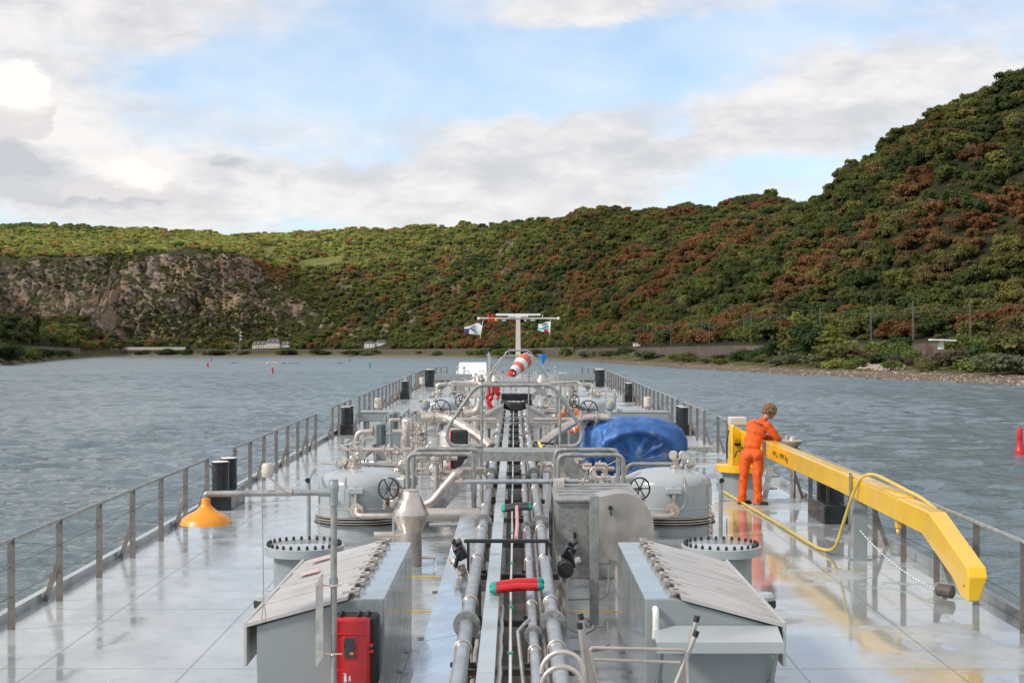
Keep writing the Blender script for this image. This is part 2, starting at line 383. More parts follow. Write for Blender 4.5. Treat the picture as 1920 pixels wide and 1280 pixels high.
def river_material():
    m = bpy.data.materials.new('river'); m.use_nodes = True; m.node_tree.nodes.clear(); n = NT(m.node_tree)
    out = n.n.new('ShaderNodeOutputMaterial'); p = n.n.new('ShaderNodeBsdfPrincipled'); n.l.new(p.outputs[0], out.inputs[0])
    pos = n.n.new('ShaderNodeNewGeometry').outputs['Position']
    n.put(p.inputs['Base Color'], n.mix(n.noise(pos, .02, 4), (.092, .135, .152), (.112, .155, .168)))
    n.put(p.inputs['Roughness'], n.ramp(n.sep(pos)[1], 25., 400., .07, .26)); p.inputs['IOR'].default_value = 1.333
    mid = n.noise(n.vm('MULTIPLY', pos, (.7, 1., 1.)), 1.1, 5, .62, .9); fine = n.noise(n.vm('MULTIPLY', pos, (1., 1.4, 1.)), 3.6, 4, .6, .5)
    calm = n.ramp(n.noise(n.vm('MULTIPLY', pos, (1., .35, 1.)), .03, 4, .6), .35, .65, .35, 1.2)
    h = n.m('ADD', n.m('MULTIPLY', mid, .7), n.m('MULTIPLY', fine, .16))
    n.put(p.inputs['Normal'], n.bump(n.m('MULTIPLY', h, calm), 1., .42))
    return m
# the river: one sheet with real waves, finely stepped near the ship
def river_mesh():
    ry = [-600., -60.]; y = 8.
    while y < 420: ry.append(y); y += min(.45, max(.07, y*y/8000*.8))
    while y < 3600: ry.append(y); y *= 1.06
    ry.append(3600.); ry = np.array(ry)
    cu = np.concatenate([np.linspace(-9000, -1300, 40), np.arange(-1260, 3200, 5.), np.linspace(3240, 11000, 40)])
    Yg = np.repeat(ry[:, None], len(cu), 1); Xg = (cu[None, :]-PX0)/F*np.maximum(Yg, 60.)*np.where(Yg < 60, np.maximum(Yg, 8.)/60., 1)
    Xg[:2] = np.sign(cu-PX0)[None, :]*np.minimum(np.abs(cu-PX0), 5000)
    Xg[-1] = (cu-PX0)/F*3600
    g_ = np.random.default_rng(21); Z = np.zeros_like(Yg)
    patch = .55+1.0*fbm(Xg/26, Yg/38, 3)
    for k in range(46):
        wl = .45*(6./.45)**(g_.random()); a = R(-68)+g_.normal()*.55; kx, ky = math.cos(a)*2*PI/wl, math.sin(a)*2*PI/wl
        ph = g_.random()*6.28+(vnoise(Xg/(wl*4)+k*3.1, Yg/(wl*4)-k*1.7)*3.4)
        Z += .0052*wl*np.sin(Xg*kx+Yg*ky+ph)*(.6+.8*g_.random())
    Z *= patch*np.clip((Yg-7)/6, 0, 1)*np.clip((1500-Yg)/1200, .25, 1)
    n0, n1 = Yg.shape; ii = np.arange(n0*n1).reshape(n0, n1)
    return np.stack([Xg, Yg, Z], -1).reshape(-1, 3), np.stack([ii[:-1, :-1], ii[:-1, 1:], ii[1:, 1:], ii[1:, :-1]], -1).reshape(-1, 4)
RV, RQ = river_mesh(); river = np_mesh('river', RV, RQ, river_material(), smooth=True); props(river, None, None, None, 'structure'); print('river verts', len(RV)); del RV, RQ

# ---- sampling of the land height (numpy bilinear over the (u, Y) columns)
def land_at(u, Y):
    """height and cliff weight at picture column u and depth Y"""
    j = np.clip((np.searchsorted(us, u)-1), 0, len(us)-2); f = (u-us[j])/(us[j+1]-us[j])
    out = np.empty(len(u)); 
    for i in range(len(u)):
        a = np.interp(Y[i], GY[:, j[i]], GZ2[:, j[i]]); b = np.interp(Y[i], GY[:, j[i]+1], GZ2[:, j[i]+1]); out[i] = a*(1-f[i])+b*f[i]
    return out
def ground(X, Y):
    u = np.array([X/Y*F+PX0]); return float(land_at(u, np.array([Y]))[0])

# ---- tree crowns
def leaf_material():
    m = bpy.data.materials.new('foliage'); m.use_nodes = True; m.node_tree.nodes.clear(); n = NT(m.node_tree)
    out = n.n.new('ShaderNodeOutputMaterial'); p = n.n.new('ShaderNodeBsdfPrincipled'); n.l.new(p.outputs[0], out.inputs[0])
    at = n.n.new('ShaderNodeAttribute'); at.attribute_type = 'INSTANCER'; at.attribute_name = 'tint'
    ob = n.n.new('ShaderNodeTexCoord').outputs['Object']
    v = n.ramp(n.noise(ob, 3.1, 3, .6), .3, .7, .72, 1.32)
    n.put(p.inputs['Base Color'], n.mix(1., at.outputs['Color'], n.comb(v, v, v), 'MULTIPLY'))
    p.inputs['Roughness'].default_value = .85; p.inputs['Specular IOR Level'].default_value = .1
    translucent(m)
    return m
def translucent(m):
    n = m.node_tree; p = n.nodes['Principled BSDF']; out = n.nodes['Material Output']; tr = n.nodes.new('ShaderNodeBsdfTranslucent'); mx = n.nodes.new('ShaderNodeMixShader'); mx.inputs[0].default_value = .38
    n.links.new(p.inputs['Base Color'].links[0].from_socket, tr.inputs[0]); n.links.new(p.outputs[0], mx.inputs[1]); n.links.new(tr.outputs[0], mx.inputs[2]); n.links.new(mx.outputs[0], out.inputs[0])
def own_leaf(name, col):
    m = material(name, col, .85, var=.38, vscale=.9); m.node_tree.nodes['Principled BSDF'].inputs['Specular IOR Level'].default_value = .1
    translucent(m)
    return m
def crown_arrays(seed, kind='round', leaves=70, size=.13):
    """unit crown: about 1 wide in radius, base at z 0; leaf clumps as small quads spread over uneven lobes"""
    g = np.random.default_rng(seed); lobes = []
    if kind == 'round':
        lobes.append((0, 0, .95, .62, .55))
        for i in range(11):
            a = g.random()*6.28; r = .35+.45*g.random(); lobes.append((r*math.cos(a), r*math.sin(a), .45+.85*g.random(), .26+.24*g.random(), .2+.2*g.random()))
    elif kind == 'poplar':
        for i in range(12):
            h = .3+i*.33; w = .52*math.sin(min(1, (i+1.5)/5)*1.57)*(1 if i < 7 else (12.5-i)/6); a = g.random()*6.28
            lobes.append((.22*math.cos(a), .22*math.sin(a), h, max(.14, w*(.8+.4*g.random())), .36))
    else:
        for i in range(7):
            a = g.random()*6.28; r = .55*g.random()**.5; lobes.append((r*math.cos(a), r*math.sin(a), .28+.35*g.random(), .38+.2*g.random(), .28+.14*g.random()))
    C, Nn = [], []
    for (x, y, z, rw, rh) in lobes:
        k = int(leaves*(rw/.4)**1.3)+8; d = g.normal(size=(k, 3)); d /= np.linalg.norm(d, axis=1)[:, None]
        rad = .62+.5*g.random(k)
        d[:, 2] = np.where(d[:, 2] < -.55, -d[:, 2]*.5, d[:, 2])
        C.append(np.stack([x+d[:, 0]*rw*rad, y+d[:, 1]*rw*rad, z+d[:, 2]*rh*rad], 1)); Nn.append(d+g.normal(size=(k, 3))*.55+np.array([0, 0, .3]))
    C = np.concatenate(C); Nn = np.concatenate(Nn); Nn /= np.linalg.norm(Nn, axis=1)[:, None]
    up = g.normal(size=C.shape); A = np.cross(Nn, up); A /= np.linalg.norm(A, axis=1)[:, None]; B = np.cross(Nn, A)
    s = size*(.6+.8*g.random(len(C)))[:, None]; s2 = s*(.5+.5*g.random(len(C)))[:, None]
    V = np.stack([C-A*s-B*s2*.3, C-B*s2, C+A*s+B*s2*.3, C+B*s2], 1).reshape(-1, 3)
    return V, np.arange(len(V)).reshape(-1, 4)
LEAF = leaf_material()
M_BARK = material('bark', (.10, .075, .055), .9, bump=.02)
fcol = bpy.data.collections.new('forest_crowns')
protos = []
for i, (kd, sd_, lv, sz) in enumerate([('round', 1, 150, .085), ('round', 2, 150, .08), ('round', 3, 140, .088), ('round', 4, 160, .08), ('shrub', 5, 140, .09), ('poplar', 6, 120, .08)]):
    V_, Q_ = crown_arrays(sd_, kd, lv, sz); o = np_mesh('crown_%d' % i, V_, Q_, LEAF, parent=False); fcol.objects.link(o); protos.append(o)

def forest_points():
    P = []
    def cell(u0, u1, y0f, y1f, sp, nmax=60000):
        pass
    g = np.random.default_rng(5)
    # uniform over the ground area seen in the frame, denser where it is near
    us_, ys_ = [], []
    edges = [(200, 560, 4.6), (560, 900, 5.2), (900, 1500, 6.4), (1500, 3150, 8.2)]
    for (ya, yb, sp) in edges:
        X = np.arange(-.48*yb, .52*yb, sp); Y = np.arange(ya, yb, sp); XX, YY = np.meshgrid(X, Y)
        XX = (XX+(g.random(XX.shape)-.5)*sp*1.1).ravel(); YY = (YY+(g.random(YY.shape)-.5)*sp*1.1).ravel()
        u = XX/YY*F+PX0; k = (u > -330) & (u < 2330); us_.append(u[k]); ys_.append(YY[k])
    u = np.concatenate(us_); Y = np.concatenate(ys_)
    cyi = smooth_interp(u, TPY); foot = cyi[:, 5]+7; crest = cyi[:, 11]
    k = (Y > foot+2) & (Y < crest+25); u, Y, crest, foot = u[k], Y[k], crest[k], foot[k]
    Z = land_at(u, Y); X = (u-PX0)/F*Y
    w = cliff_w(u, Z, Y)
    # gullies and ledges keep their scrub, the rock faces stay bare
    scrub = fbm(X/55+4, Z/42+Y/400, 4, .6); bare = (w > .3) & (scrub < .49)
    thin = (w > .3) & (g.random(len(u)) < .15)
    # meadow on the far slope
    py = HOR-(Z-CAM_H)*F/Y
    mead = ((np.abs(u-602) < 44) & (np.abs(py-493+ (u-602)*.12) < 10)) | ((np.abs(u-505) < 13) & (np.abs(py-470) < 9)) | ((np.abs(u-735) < 15) & (np.abs(py-424) < 6)) | ((np.abs(u-668) < 12) & (np.abs(py-523) < 3))
    br_gap = (fbm(X/30+2, Y/30, 3) < .16) & (u > 1150)
    house_gap = ((np.abs(u-704) < 27) & (Y < 1856)) | ((np.abs(u-506) < 42) & (Y < 1982)) | ((np.abs(u-445) < 14) & (Y < 1966)) | ((u > 235) & (u < 355) & (Y < 1966))
    k = ~((w > .3) | mead | br_gap | house_gap); u, Y, X, Z, w, py, crest = (q[k] for q in (u, Y, X, Z, w, py, crest))
    n = len(u)
    # kinds of wood: fresh green, dark green, olive, yellow green, bare brown and rust
    pal = np.array([(.105, .130, .038), (.058, .082, .032), (.145, .138, .042), (.19, .185, .055), (.14, .108, .075), (.225, .100, .048), (.185, .122, .056)])
    a = fbm(X/60+31, Y/80+7, 4, .6); b = fbm(X/23+3, Y/28+50, 3); c = g.random(n)
    rust_w = np.clip(1-np.abs((u-1180)/500), 0, 1)*np.clip(1-np.abs((py-(520-.12*(u-1000)))/110), 0, 1)*1.3 + np.clip((u-1380)/300, 0, 1)*.55+np.clip(1-np.hypot((u-470)/90, (py-510)/26), 0, 1)*1.2+.06
    sun_tint = np.clip((1120-u)/500, 0, 1)*np.clip((560-py)/90, 0, 1)  # sun patch on the upper left and centre slopes, put into the tree colours
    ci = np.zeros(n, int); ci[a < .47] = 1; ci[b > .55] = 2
    ci[(c < .12+sun_tint*.34)] = 3; ci[(c > .94-.08*(u > 1100))] = 4  # yellow green share also rises inside the painted sun patch
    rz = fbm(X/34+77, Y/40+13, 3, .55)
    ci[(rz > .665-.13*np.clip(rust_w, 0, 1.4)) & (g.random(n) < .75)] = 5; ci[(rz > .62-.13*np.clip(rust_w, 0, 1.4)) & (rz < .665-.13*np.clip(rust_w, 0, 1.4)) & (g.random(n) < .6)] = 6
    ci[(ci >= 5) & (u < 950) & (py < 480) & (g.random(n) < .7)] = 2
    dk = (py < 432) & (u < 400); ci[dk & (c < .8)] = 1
    col = (pal[ci]*.80+.20*pal[np.where(g.random(n) < .5, 2, 0)])*(.7+.6*g.random(n))[:, None]*(1.06+1.25*sun_tint+.22*np.clip((1150-u)/300, 0, 1)-.10*np.clip((u-1300)/400, 0, 1))[:, None]  # tint carries sunlight on left and centre, cloud shade on the right hill
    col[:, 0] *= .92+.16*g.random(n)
    s = np.where(Y < 900, 3.7, 4.6)*(.46+1.1*g.random(n)**1.8)*(.75+.5*fbm(X/40+5, Y/50+2, 2)); s = np.where((w > .3), s*.55, s); s = np.where(ci == 4, s*.8, s)
    kindi = g.integers(0, 4, n); kindi = np.where((s < 2.6) | (w > .3), 4, kindi); kindi = np.where(g.random(n) < 0., 5, kindi)
    Z = Z-.3*s
    # scrub clinging to the ledges and gullies of the cliffs
    cwf = cw.ravel(); VX, VY, VZ = GX2.ravel(), GY2.ravel(), GZ2.ravel(); UU = (us[None, :]+0*GY).ravel()
    c_i = np.where((cwf > .12) & (UU > -330))[0]
    nn_ = fbm(VX[c_i]/48+4+VZ[c_i]/60, VZ[c_i]/60, 4, .55)+(fbm(VX[c_i]/110, VZ[c_i]/70+8, 2)-.5)*.5; pr = np.clip((nn_-.45)/.05, 0, 1)*.55+.015
    c_i = c_i[g.random(len(c_i)) < pr*(.4+3.2*(1-cwf[c_i])**2)]; m = len(c_i)
    cc = pal[g.choice([0, 1, 2, 2, 4, 3, 0], m)]*(.8+.5*g.random(m))[:, None]
    hot = (np.hypot((UU[c_i]-480)/70, ((HOR-(VZ[c_i]-CAM_H)*F/VY[c_i])-508)/28) < 1) & (g.random(m) < .6); cc[hot] = pal[5]*1.5
    ss = 1.4+3.0*g.random(m)**1.5
    X = np.concatenate([X, VX[c_i]]); Y = np.concatenate([Y, VY[c_i]-.5]); Z = np.concatenate([Z, VZ[c_i]-.3*ss]); s = np.concatenate([s, ss]); col = np.concatenate([col, cc]); kindi = np.concatenate([kindi, np.full(m, 4)])
    return X, Y, Z, s, col, kindi, g.random(len(X))*6.28
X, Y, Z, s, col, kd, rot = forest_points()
print('forest trees', len(X))
fm = bpy.data.meshes.new('forest'); fm.vertices.add(len(X)); fm.vertices.foreach_set('co', np.stack([X, Y, Z], 1).astype(np.float32).ravel())
for nm, ty, ar in (('scl', 'FLOAT', s), ('pick', 'INT', kd), ('rot', 'FLOAT', rot)):
    at = fm.attributes.new(nm, ty, 'POINT'); at.data.foreach_set('value', ar.astype(np.int32 if ty == 'INT' else np.float32))
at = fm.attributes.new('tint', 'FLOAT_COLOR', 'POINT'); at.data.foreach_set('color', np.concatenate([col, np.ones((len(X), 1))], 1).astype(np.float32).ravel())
forest = bpy.data.objects.new('forest', fm); COL.objects.link(forest)
props(forest, 'dense mixed woodland covering the valley slopes, partly rust coloured', None, None, 'stuff')
ng = bpy.data.node_groups.new('forest', 'GeometryNodeTree'); ng.is_modifier = True
ng.interface.new_socket('Geometry', in_out='INPUT', socket_type='NodeSocketGeometry'); ng.interface.new_socket('Geometry', in_out='OUTPUT', socket_type='NodeSocketGeometry')
gi = ng.nodes.new('NodeGroupInput'); go = ng.nodes.new('NodeGroupOutput'); ip = ng.nodes.new('GeometryNodeInstanceOnPoints'); ci_ = ng.nodes.new('GeometryNodeCollectionInfo')
ci_.inputs['Collection'].default_value = fcol; ci_.inputs['Separate Children'].default_value = True; ci_.inputs['Reset Children'].default_value = True
m2p = ng.nodes.new('GeometryNodeMeshToPoints')
def attr(name, ty):
    n = ng.nodes.new('GeometryNodeInputNamedAttribute'); n.data_type = ty; n.inputs['Name'].default_value = name; return n.outputs['Attribute']
cr = ng.nodes.new('ShaderNodeCombineXYZ'); ng.links.new(attr('rot', 'FLOAT'), cr.inputs[2])
cs = ng.nodes.new('ShaderNodeCombineXYZ'); sa = attr('scl', 'FLOAT')
for i in range(3): ng.links.new(sa, cs.inputs[i])
L = ng.links.new
L(gi.outputs[0], m2p.inputs['Mesh']); L(m2p.outputs[0], ip.inputs['Points']); L(ci_.outputs[0], ip.inputs['Instance']); ip.inputs['Pick Instance'].default_value = True
L(attr('pick', 'INT'), ip.inputs['Instance Index']); L(cr.outputs[0], ip.inputs['Rotation']); L(cs.outputs[0], ip.inputs['Scale']); L(ip.outputs[0], go.inputs[0])
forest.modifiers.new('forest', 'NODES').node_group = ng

# ================================================================== THE SHIP (ship frame: x right, y forward, z above deck, eye at (0,0,3.2))
def U(px, py, y): return Vector(((px-965)*y/F, y, EYE-(py-623)*y/F))
PAINT = material('grey_blue_paint', (.265, .295, .295), .24, var=.07, vscale=1.6, coat=.6, rvar=.1, bump=.003, bscale=3, spots=((.20, .21, .20), 2.2, .66))
PAINT_L = material('pale_grey_paint', (.38, .415, .42), .28, var=.07, vscale=1.2, coat=.4, rvar=.1, bump=.003, bscale=3, spots=((.27, .29, .28), 3., .66))
GALV = material('galvanised_steel', (.35, .345, .325), .42, .55, var=.22, vscale=9, bump=.003, bscale=30, rvar=.12)
GALV_P = material('galvanised_pipe', (.38, .40, .41), .36, .5, var=.16, vscale=5, bump=.003, bscale=26, rvar=.1, spots=((.25, .25, .24), 7., .64))
RAILM = material('rail_steel', (.215, .185, .165), .45, .25, var=.2, vscale=6, rvar=.12)
STEEL = material('stainless_steel', (.66, .565, .49), .32, .85, var=.14, vscale=4, rvar=.12, bump=.002, bscale=12)
STEEL_D = material('dull_stainless', (.52, .465, .42), .40, .7, var=.12, vscale=2, rvar=.12, spots=((.36, .30, .26), 3., .66))
SHEET = material('bright_sheet', (.66, .68, .70), .16, .9, var=.08, vscale=2, rvar=.08, bump=.012, bscale=1.6)
BROWN = material('weathered_channel', (.17, .145, .125), .6, .2, var=.3, vscale=4, bump=.004)
BLACK = material('black_paint', (.012, .013, .015), .3, var=.3, coat=.3, rvar=.1)
RUBBER = material('black_rubber', (.02, .02, .021), .6, var=.3, bump=.002)
YEL = material('yellow_paint', (.80, .47, .012), .3, var=.06, vscale=1.5, coat=.45, rvar=.08, spots=((.42, .27, .03), 3.5, .69))
ORANGE = material('orange_enamel', (.86, .30, .012), .35, var=.06, coat=.3)
RED = material('red_plastic', (.55, .010, .014), .3, var=.07, coat=.4)
WHITE = material('white_paint', (.78, .76, .72), .4, var=.05)
BEIGE = material('beige_paint', (.60, .53, .46), .45, var=.07)
BLUE = material('blue_paint', (.008, .24, .72), .4, var=.08)
TEAL = material('teal_cap', (.01, .30, .24), .5)
PINK = material('pink_tube', (.72, .30, .32), .4)
GREYPL = material('grey_cable', (.42, .39, .38), .5, var=.1)
GLASS = material('dark_window', (.015, .014, .014), .08, coat=1.)
DIAL = material('dial_face', (.40, .40, .34), .35)
HOSE = material('yellow_hose', (.60, .45, .10), .45, var=.12, vscale=12)
NAVY = material('navy_cloth', (.03, .05, .17), .7)
CLOTH = material('white_cloth', (.72, .71, .69), .75)
LID = material('lid_steel', (.60, .565, .53), .36, .5, var=.08, vscale=1.5, rvar=.1, bump=.002, bscale=10, spots=((.34, .31, .29), 2.5, .64))
STICK = material('yellow_sticker', (.75, .65, .05), .5)

def deck_material():
    m = bpy.data.materials.new('wet_deck'); m.use_nodes = True; m.node_tree.nodes.clear(); n = NT(m.node_tree)
    out = n.n.new('ShaderNodeOutputMaterial'); p = n.n.new('ShaderNodeBsdfPrincipled'); n.l.new(p.outputs[0], out.inputs[0])
    ob = n.n.new('ShaderNodeTexCoord').outputs['Object']; x, y, z = n.sep(ob)
    a = n.noise(ob, .55, 7, .62, .4); b = n.noise(n.vm('MULTIPLY', ob, (1., .5, 1.)), 1.3, 6, .6)
    wet = n.ramp(n.m('SUBTRACT', n.m('ADD', a, n.m('MULTIPLY', n.ramp(x, .2, 2.6), .15)), n.m('MULTIPLY', n.ramp(y, -16., 4.), .14)), .56, .62)           # standing water, more of it on the right
    col = n.mix(n.ramp(b, .3, .7), (.32, .345, .35), (.46, .485, .49))
    col = n.mix(n.ramp(n.noise(ob, 3.2, 7, .72), .48, .70, 0., .55), col, (.25, .26, .25))
    rust = n.m('MULTIPLY', n.ramp(n.noise(n.vm('ADD', ob, (3., 7., 0.)), .9, 5, .6), .54, .66), n.ramp(x, 2.4, 3.6))
    col = n.mix(n.m('MULTIPLY', rust, .75), col, (.40, .33, .18))
    wetc = n.mix(n.m('MULTIPLY', wet, .35), col, (.18, .21, .22))
    def seam(v, per, off, w):
        f = n.m('ABSOLUTE', n.m('SUBTRACT', n.m('FRACT', n.m('DIVIDE', n.m('ADD', v, off), per)), .5))
        return n.ramp(f, .5-w/per, .5-w/per*.4)
    sm = n.m('MAXIMUM', seam(y, 2.9, .4, .012), n.m('MAXIMUM', seam(x, 1.45, .2, .012), 0.))
    n.put(p.inputs['Base Color'], n.mix(n.m('MULTIPLY', sm, .55), wetc, (.13, .14, .14)))
    damp = n.m('ADD', n.ramp(n.noise(ob, 2.2, 6, .6), .35, .7, .13, .30), n.m('MULTIPLY', n.ramp(x, .8, 2.6), .13))
    r_ = n.m('ADD', n.m('MULTIPLY', wet, .07), n.m('MULTIPLY', n.m('SUBTRACT', 1., wet), damp))
    n.put(p.inputs['Roughness'], r_); p.inputs['IOR'].default_value = 1.5
    p.inputs['Specular IOR Level'].default_value = .6
    p.inputs['Coat Weight'].default_value = .4; p.inputs['Coat Roughness'].default_value = .12; n.put(p.inputs['Coat Roughness'], r_)
    dryh = n.m('MULTIPLY', n.noise(ob, 14., 4, .6), n.m('SUBTRACT', 1.05, wet))
    plates = n.noise(n.vm('MULTIPLY', ob, (1., .6, 1.)), .9, 2, .4)
    h = n.m('ADD', n.m('MULTIPLY', sm, .5), n.m('ADD', n.m('MULTIPLY', plates, 1.2), n.m('MULTIPLY', dryh, .12)))
    nn = n.bump(h, .8, .008); n.put(p.inputs['Normal'], nn); n.put(p.inputs['Coat Normal'], nn)
    return m
def half_width(y): return 5.72 if y < 84 else 5.72-((y-84)/16)**2*3.6
ship = thing('tanker_ship', 'long grey river tanker with wet pale grey deck running ahead to the bow', 'ship', (0, 40, 0))
ys = [-14, 0, 20, 40, 60, 78, 84, 87, 90, 93, 96, 98]
b = MB()
for i in range(len(ys)-1):
    b.add([(-half_width(ys[i]), ys[i], 0), (half_width(ys[i]), ys[i], 0), (half_width(ys[i+1]), ys[i+1], 0), (-half_width(ys[i+1]), ys[i+1], 0)], [(0, 1, 2, 3)])
b.build('deck', deck_material(), ship, smooth=0)
h = MB(); ringp = [(half_width(y), y) for y in ys]+[(-half_width(y), y) for y in reversed(ys)]
h.prism([(x, y, -5.5) for x, y in ringp], (0, 0, 5.492)); h.build('hull', material('hull_paint', (.03, .035, .04), .4), ship, smooth=20)
for s in (-1, 1):
    k = MB()
    for i in range(len(ys)-1): k.bar((s*(half_width(ys[i])-.06), ys[i], .05), (s*(half_width(ys[i+1])-.06), ys[i+1], .05), .09, .12)
    k.build('deck_kerb', PAINT, ship, smooth=0)
for s in (-1, 1):
    for y in (16.3, 18.6): MB().box((s*1.02, y, .004), (.95, .05, .004)).build('deck_stripe', YEL, ship, smooth=0)
MB().prism([(-2.1, 16.7, .002), (-2.95, 16.7, .002), (-3.1, 16.9, .002), (-3.1, 17.5, .002), (-2.95, 17.7, .002), (-2.1, 17.7, .002)], (0, 0, .012)).build('deck_plate', PAINT_L, ship, smooth=0)
MB().prism([(-3.4, 88, 0), (3.4, 88, 0), (2.6, 97, 0), (-2.6, 97, 0)], (0, 0, .35)).build('forecastle', PAINT_L, ship, smooth=0)

# ---- guard rails
GR = 'guard rails along the deck edges'
def guard_rail(side, posts, label, hgt=.97):
    y0, y1 = posts[0], posts[-1]; x = side*5.42
    t_ = thing('guard_rail', label, 'railing', (x, y0, 0), GR)
    xs = lambda y: side*(half_width(y)-.30)
    for i, y in enumerate(posts):
        MB().box((xs(y), y, hgt/2), (.078, .014, hgt)).build('post', RAILM, t_, smooth=0)
        if i % 2 == 0 or i == len(posts)-1:
            MB().bar((xs(y), y, hgt*.52), (xs(y)+side*.17, y-.02, .0), .06, .012, (0, 1, 0)).build('brace', RAILM, t_, smooth=0)
    MB().tube([(xs(y), y, hgt) for y in posts], .029, 8).build('top_rail', GALV, t_)
    for z in (.36, .68): MB().tube([(xs(y), y, z) for y in posts], .006, 5).build('wire', RAILM, t_)
    return t_
def seq(a, b_, n): return [a+(b_-a)*i/(n-1) for i in range(n)]
guard_rail(-1, seq(10.4, 25., 10), 'nearest and longest guard rail on the left edge, ending at the first black bollards')
guard_rail(-1, seq(27.5, 38.7, 8), 'second guard rail on the left edge, beyond the nearest pair of black bollards')
guard_rail(-1, seq(42.3, 46.9, 4), 'short four post guard rail on the left edge in front of a black bollard')
guard_rail(-1, seq(49.6, 68.5, 12), 'long guard rail far up the left edge beside the grey drip tray')
guard_rail(-1, seq(71.8, 74.5, 3), 'very short guard rail on the left edge, third from the bow')
guard_rail(-1, seq(78, 84, 5), 'far guard rail on the left edge just before the bow')
guard_rail(-1, seq(85.5, 92.5, 6), 'curving guard rail at the left side of the bow')
guard_rail(1, seq(12., 27.6, 11), 'nearest guard rail on the right edge behind the yellow crane boom')
guard_rail(1, seq(36.2, 37.9, 2), 'two post guard rail on the right edge just behind the yellow crane')
guard_rail(1, seq(40.6, 45.4, 4), 'short sloping guard rail on the right edge in front of a black bollard')
guard_rail(1, seq(47.3, 65, 12), 'long guard rail far up the right edge beyond the blue tarpaulin')
guard_rail(1, seq(67.5, 83, 10), 'far guard rail on the right edge just before the bow')
guard_rail(1, seq(85.5, 92.5, 6), 'curving guard rail at the right side of the bow')
def chain(a, b_, sag, label):
    a, b_ = Vector(a), Vector(b_); t_ = thing('safety_chain', label, 'chain', a, 'sagging chains across the rail gaps')
    m_ = MB(); N = 26
    for i in range(N):
        f = (i+.5)/N; p = a.lerp(b_, f); p.z -= sag*4*f*(1-f); d = (b_-a)/N*.8; d.z += -sag*4*(1-2*f)/N*.8
        m_.bar(p-d/2, p+d/2, .012 if i % 2 else .022, .022 if i % 2 else .012)
    m_.build('links', RAILM, t_, smooth=0)
for (ya, yb, s, lb) in [(25., 27.5, -1, 'sagging chain beside the nearest black bollards on the left edge'), (38.7, 42.3, -1, 'sagging chain across the second gap in the left railing'), (37.9, 40.6, 1, 'sagging chain across the gap behind the yellow crane'), (27.6, 36.2, 1, 'chain hanging behind the crane pedestal on the right edge'), (46.9, 49.6, -1, 'small chain across the third gap in the left railing')]:
    chain((s*5.42, ya, .93), (s*5.42, yb, .93), .28, lb)

# ---- bollards
def bollard(x, y, label, hh=.84, s=1, r=.15):
    t_ = thing('mooring_bollard', label, 'bollard', (x, y, 0), 'black twin bollards along the deck edges')
    MB().box((x, y, .16), (.5, 1.35, .32)).build('base', BLACK, t_, bevel=.02)
    for k in (-1, 1):
        p = MB().lathe([(r, .322), (r, hh-.02), (r*1.08, hh-.015), (r*1.08, hh+.01)], (x, y+k*.38, 0)).build('bollard_post', BLACK, t_)
        MB().lathe([(r*1.0, hh+.0105), (r*.98, hh+.02), (.01, hh+.022)], (x, y+k*.38, 0)).build('white_cap', WHITE, p)
bollard(-5.35, 26.2, 'nearest black twin bollard on the left edge, behind the orange lamp')
bollard(-5.3, 45., 'black twin bollard on the left edge behind the short four post rail')
bollard(-5.3, 68.8, 'small looking black bollard far up the left edge')
bollard(5.42, 24.4, 'black twin bollard under the yellow crane boom', .62)
bollard(5.3, 45., 'black twin bollard on the right edge beyond the blue tarpaulin')
bollard(5.3, 66., 'small looking black bollard far up the right edge')
bollard(-5.0, 84., 'black bollard on the left edge nearest the bow', 1.0, r=.28)
bollard(5.0, 84., 'black bollard on the right edge nearest the bow', 1.0, r=.28)

# ---- the two big lockers at the front of the picture
def locker(s, label):
    X = lambda v: s*v
    t_ = thing('deck_locker', label, 'locker', (X(1.6), 12.9, 0), 'large grey deck lockers with sloping lids')
    prof = [(1.05, 0), (1.05, 1.06), (1.28, 1.06), (2.08, .838), (2.08, 0)]
    MB().prism([(X(a), 11.42, z) for a, z in prof], (0, 3.08, 0)).build('body', PAINT, t_, smooth=0, bevel=.012)
    N = 4; y0, y1 = 11.38, 14.52; L_ = (y1-y0)/N
    for i in range(N):
        ya = y0+i*L_+.004; yb = ya+L_-.004; tilt = .008
        m_ = MB()
        pts = [(1.34, 1.085), (2.16, .865), (2.16, .825), (1.34, 1.045)]
        A_ = [(X(a), ya, z+tilt) for a, z in pts]; B_ = [(X(a), yb, z-tilt*.4) for a, z in pts]
        m_.add(A_+B_, [(0, 1, 2, 3), (7, 6, 5, 4), (0, 4, 5, 1), (1, 5, 6, 2), (2, 6, 7, 3), (3, 7, 4, 0)])
        m_.box((X(2.165), (ya+yb)/2, .70), (.03, yb-ya, .36))
        ld = m_.build('lid', LID, t_, smooth=0, bevel=.006)
        for f in (.22, .78):
            yy = ya+(yb-ya)*f; hm = MB().bar((X(1.27), yy, 1.098), (X(1.40), yy, 1.082), .075, .014); hm.cyl((X(1.28), yy-.07, 1.095), (X(1.28), yy+.07, 1.095), .022, n=8)
            hm.box((X(1.31), yy+.1, 1.08), (.07, .05, .05)); hm.build('hinge', STEEL, ld)
        if s < 0 and i in (2, 3): MB().box((-1.92, (ya+yb)/2-.05, .955), (.18, .17, .003), (0, -.262, 0)).build('red_notice', material('notice_%d' % i, (.62, .40, .35), .5, var=.3, vscale=30), ld, smooth=0)
    for yy in (12.1, 12.9, 13.7): MB().cyl((X(1.045), yy, .12), (X(1.03), yy, .12), .02, n=8).build('bolt', GALV, t_)
    return t_
lk = locker(-1, 'large grey locker behind the red extinguisher box, sloping steel lid on its left')
lk2 = locker(1, 'large grey locker with a front shelf, sloping steel lid on its right')
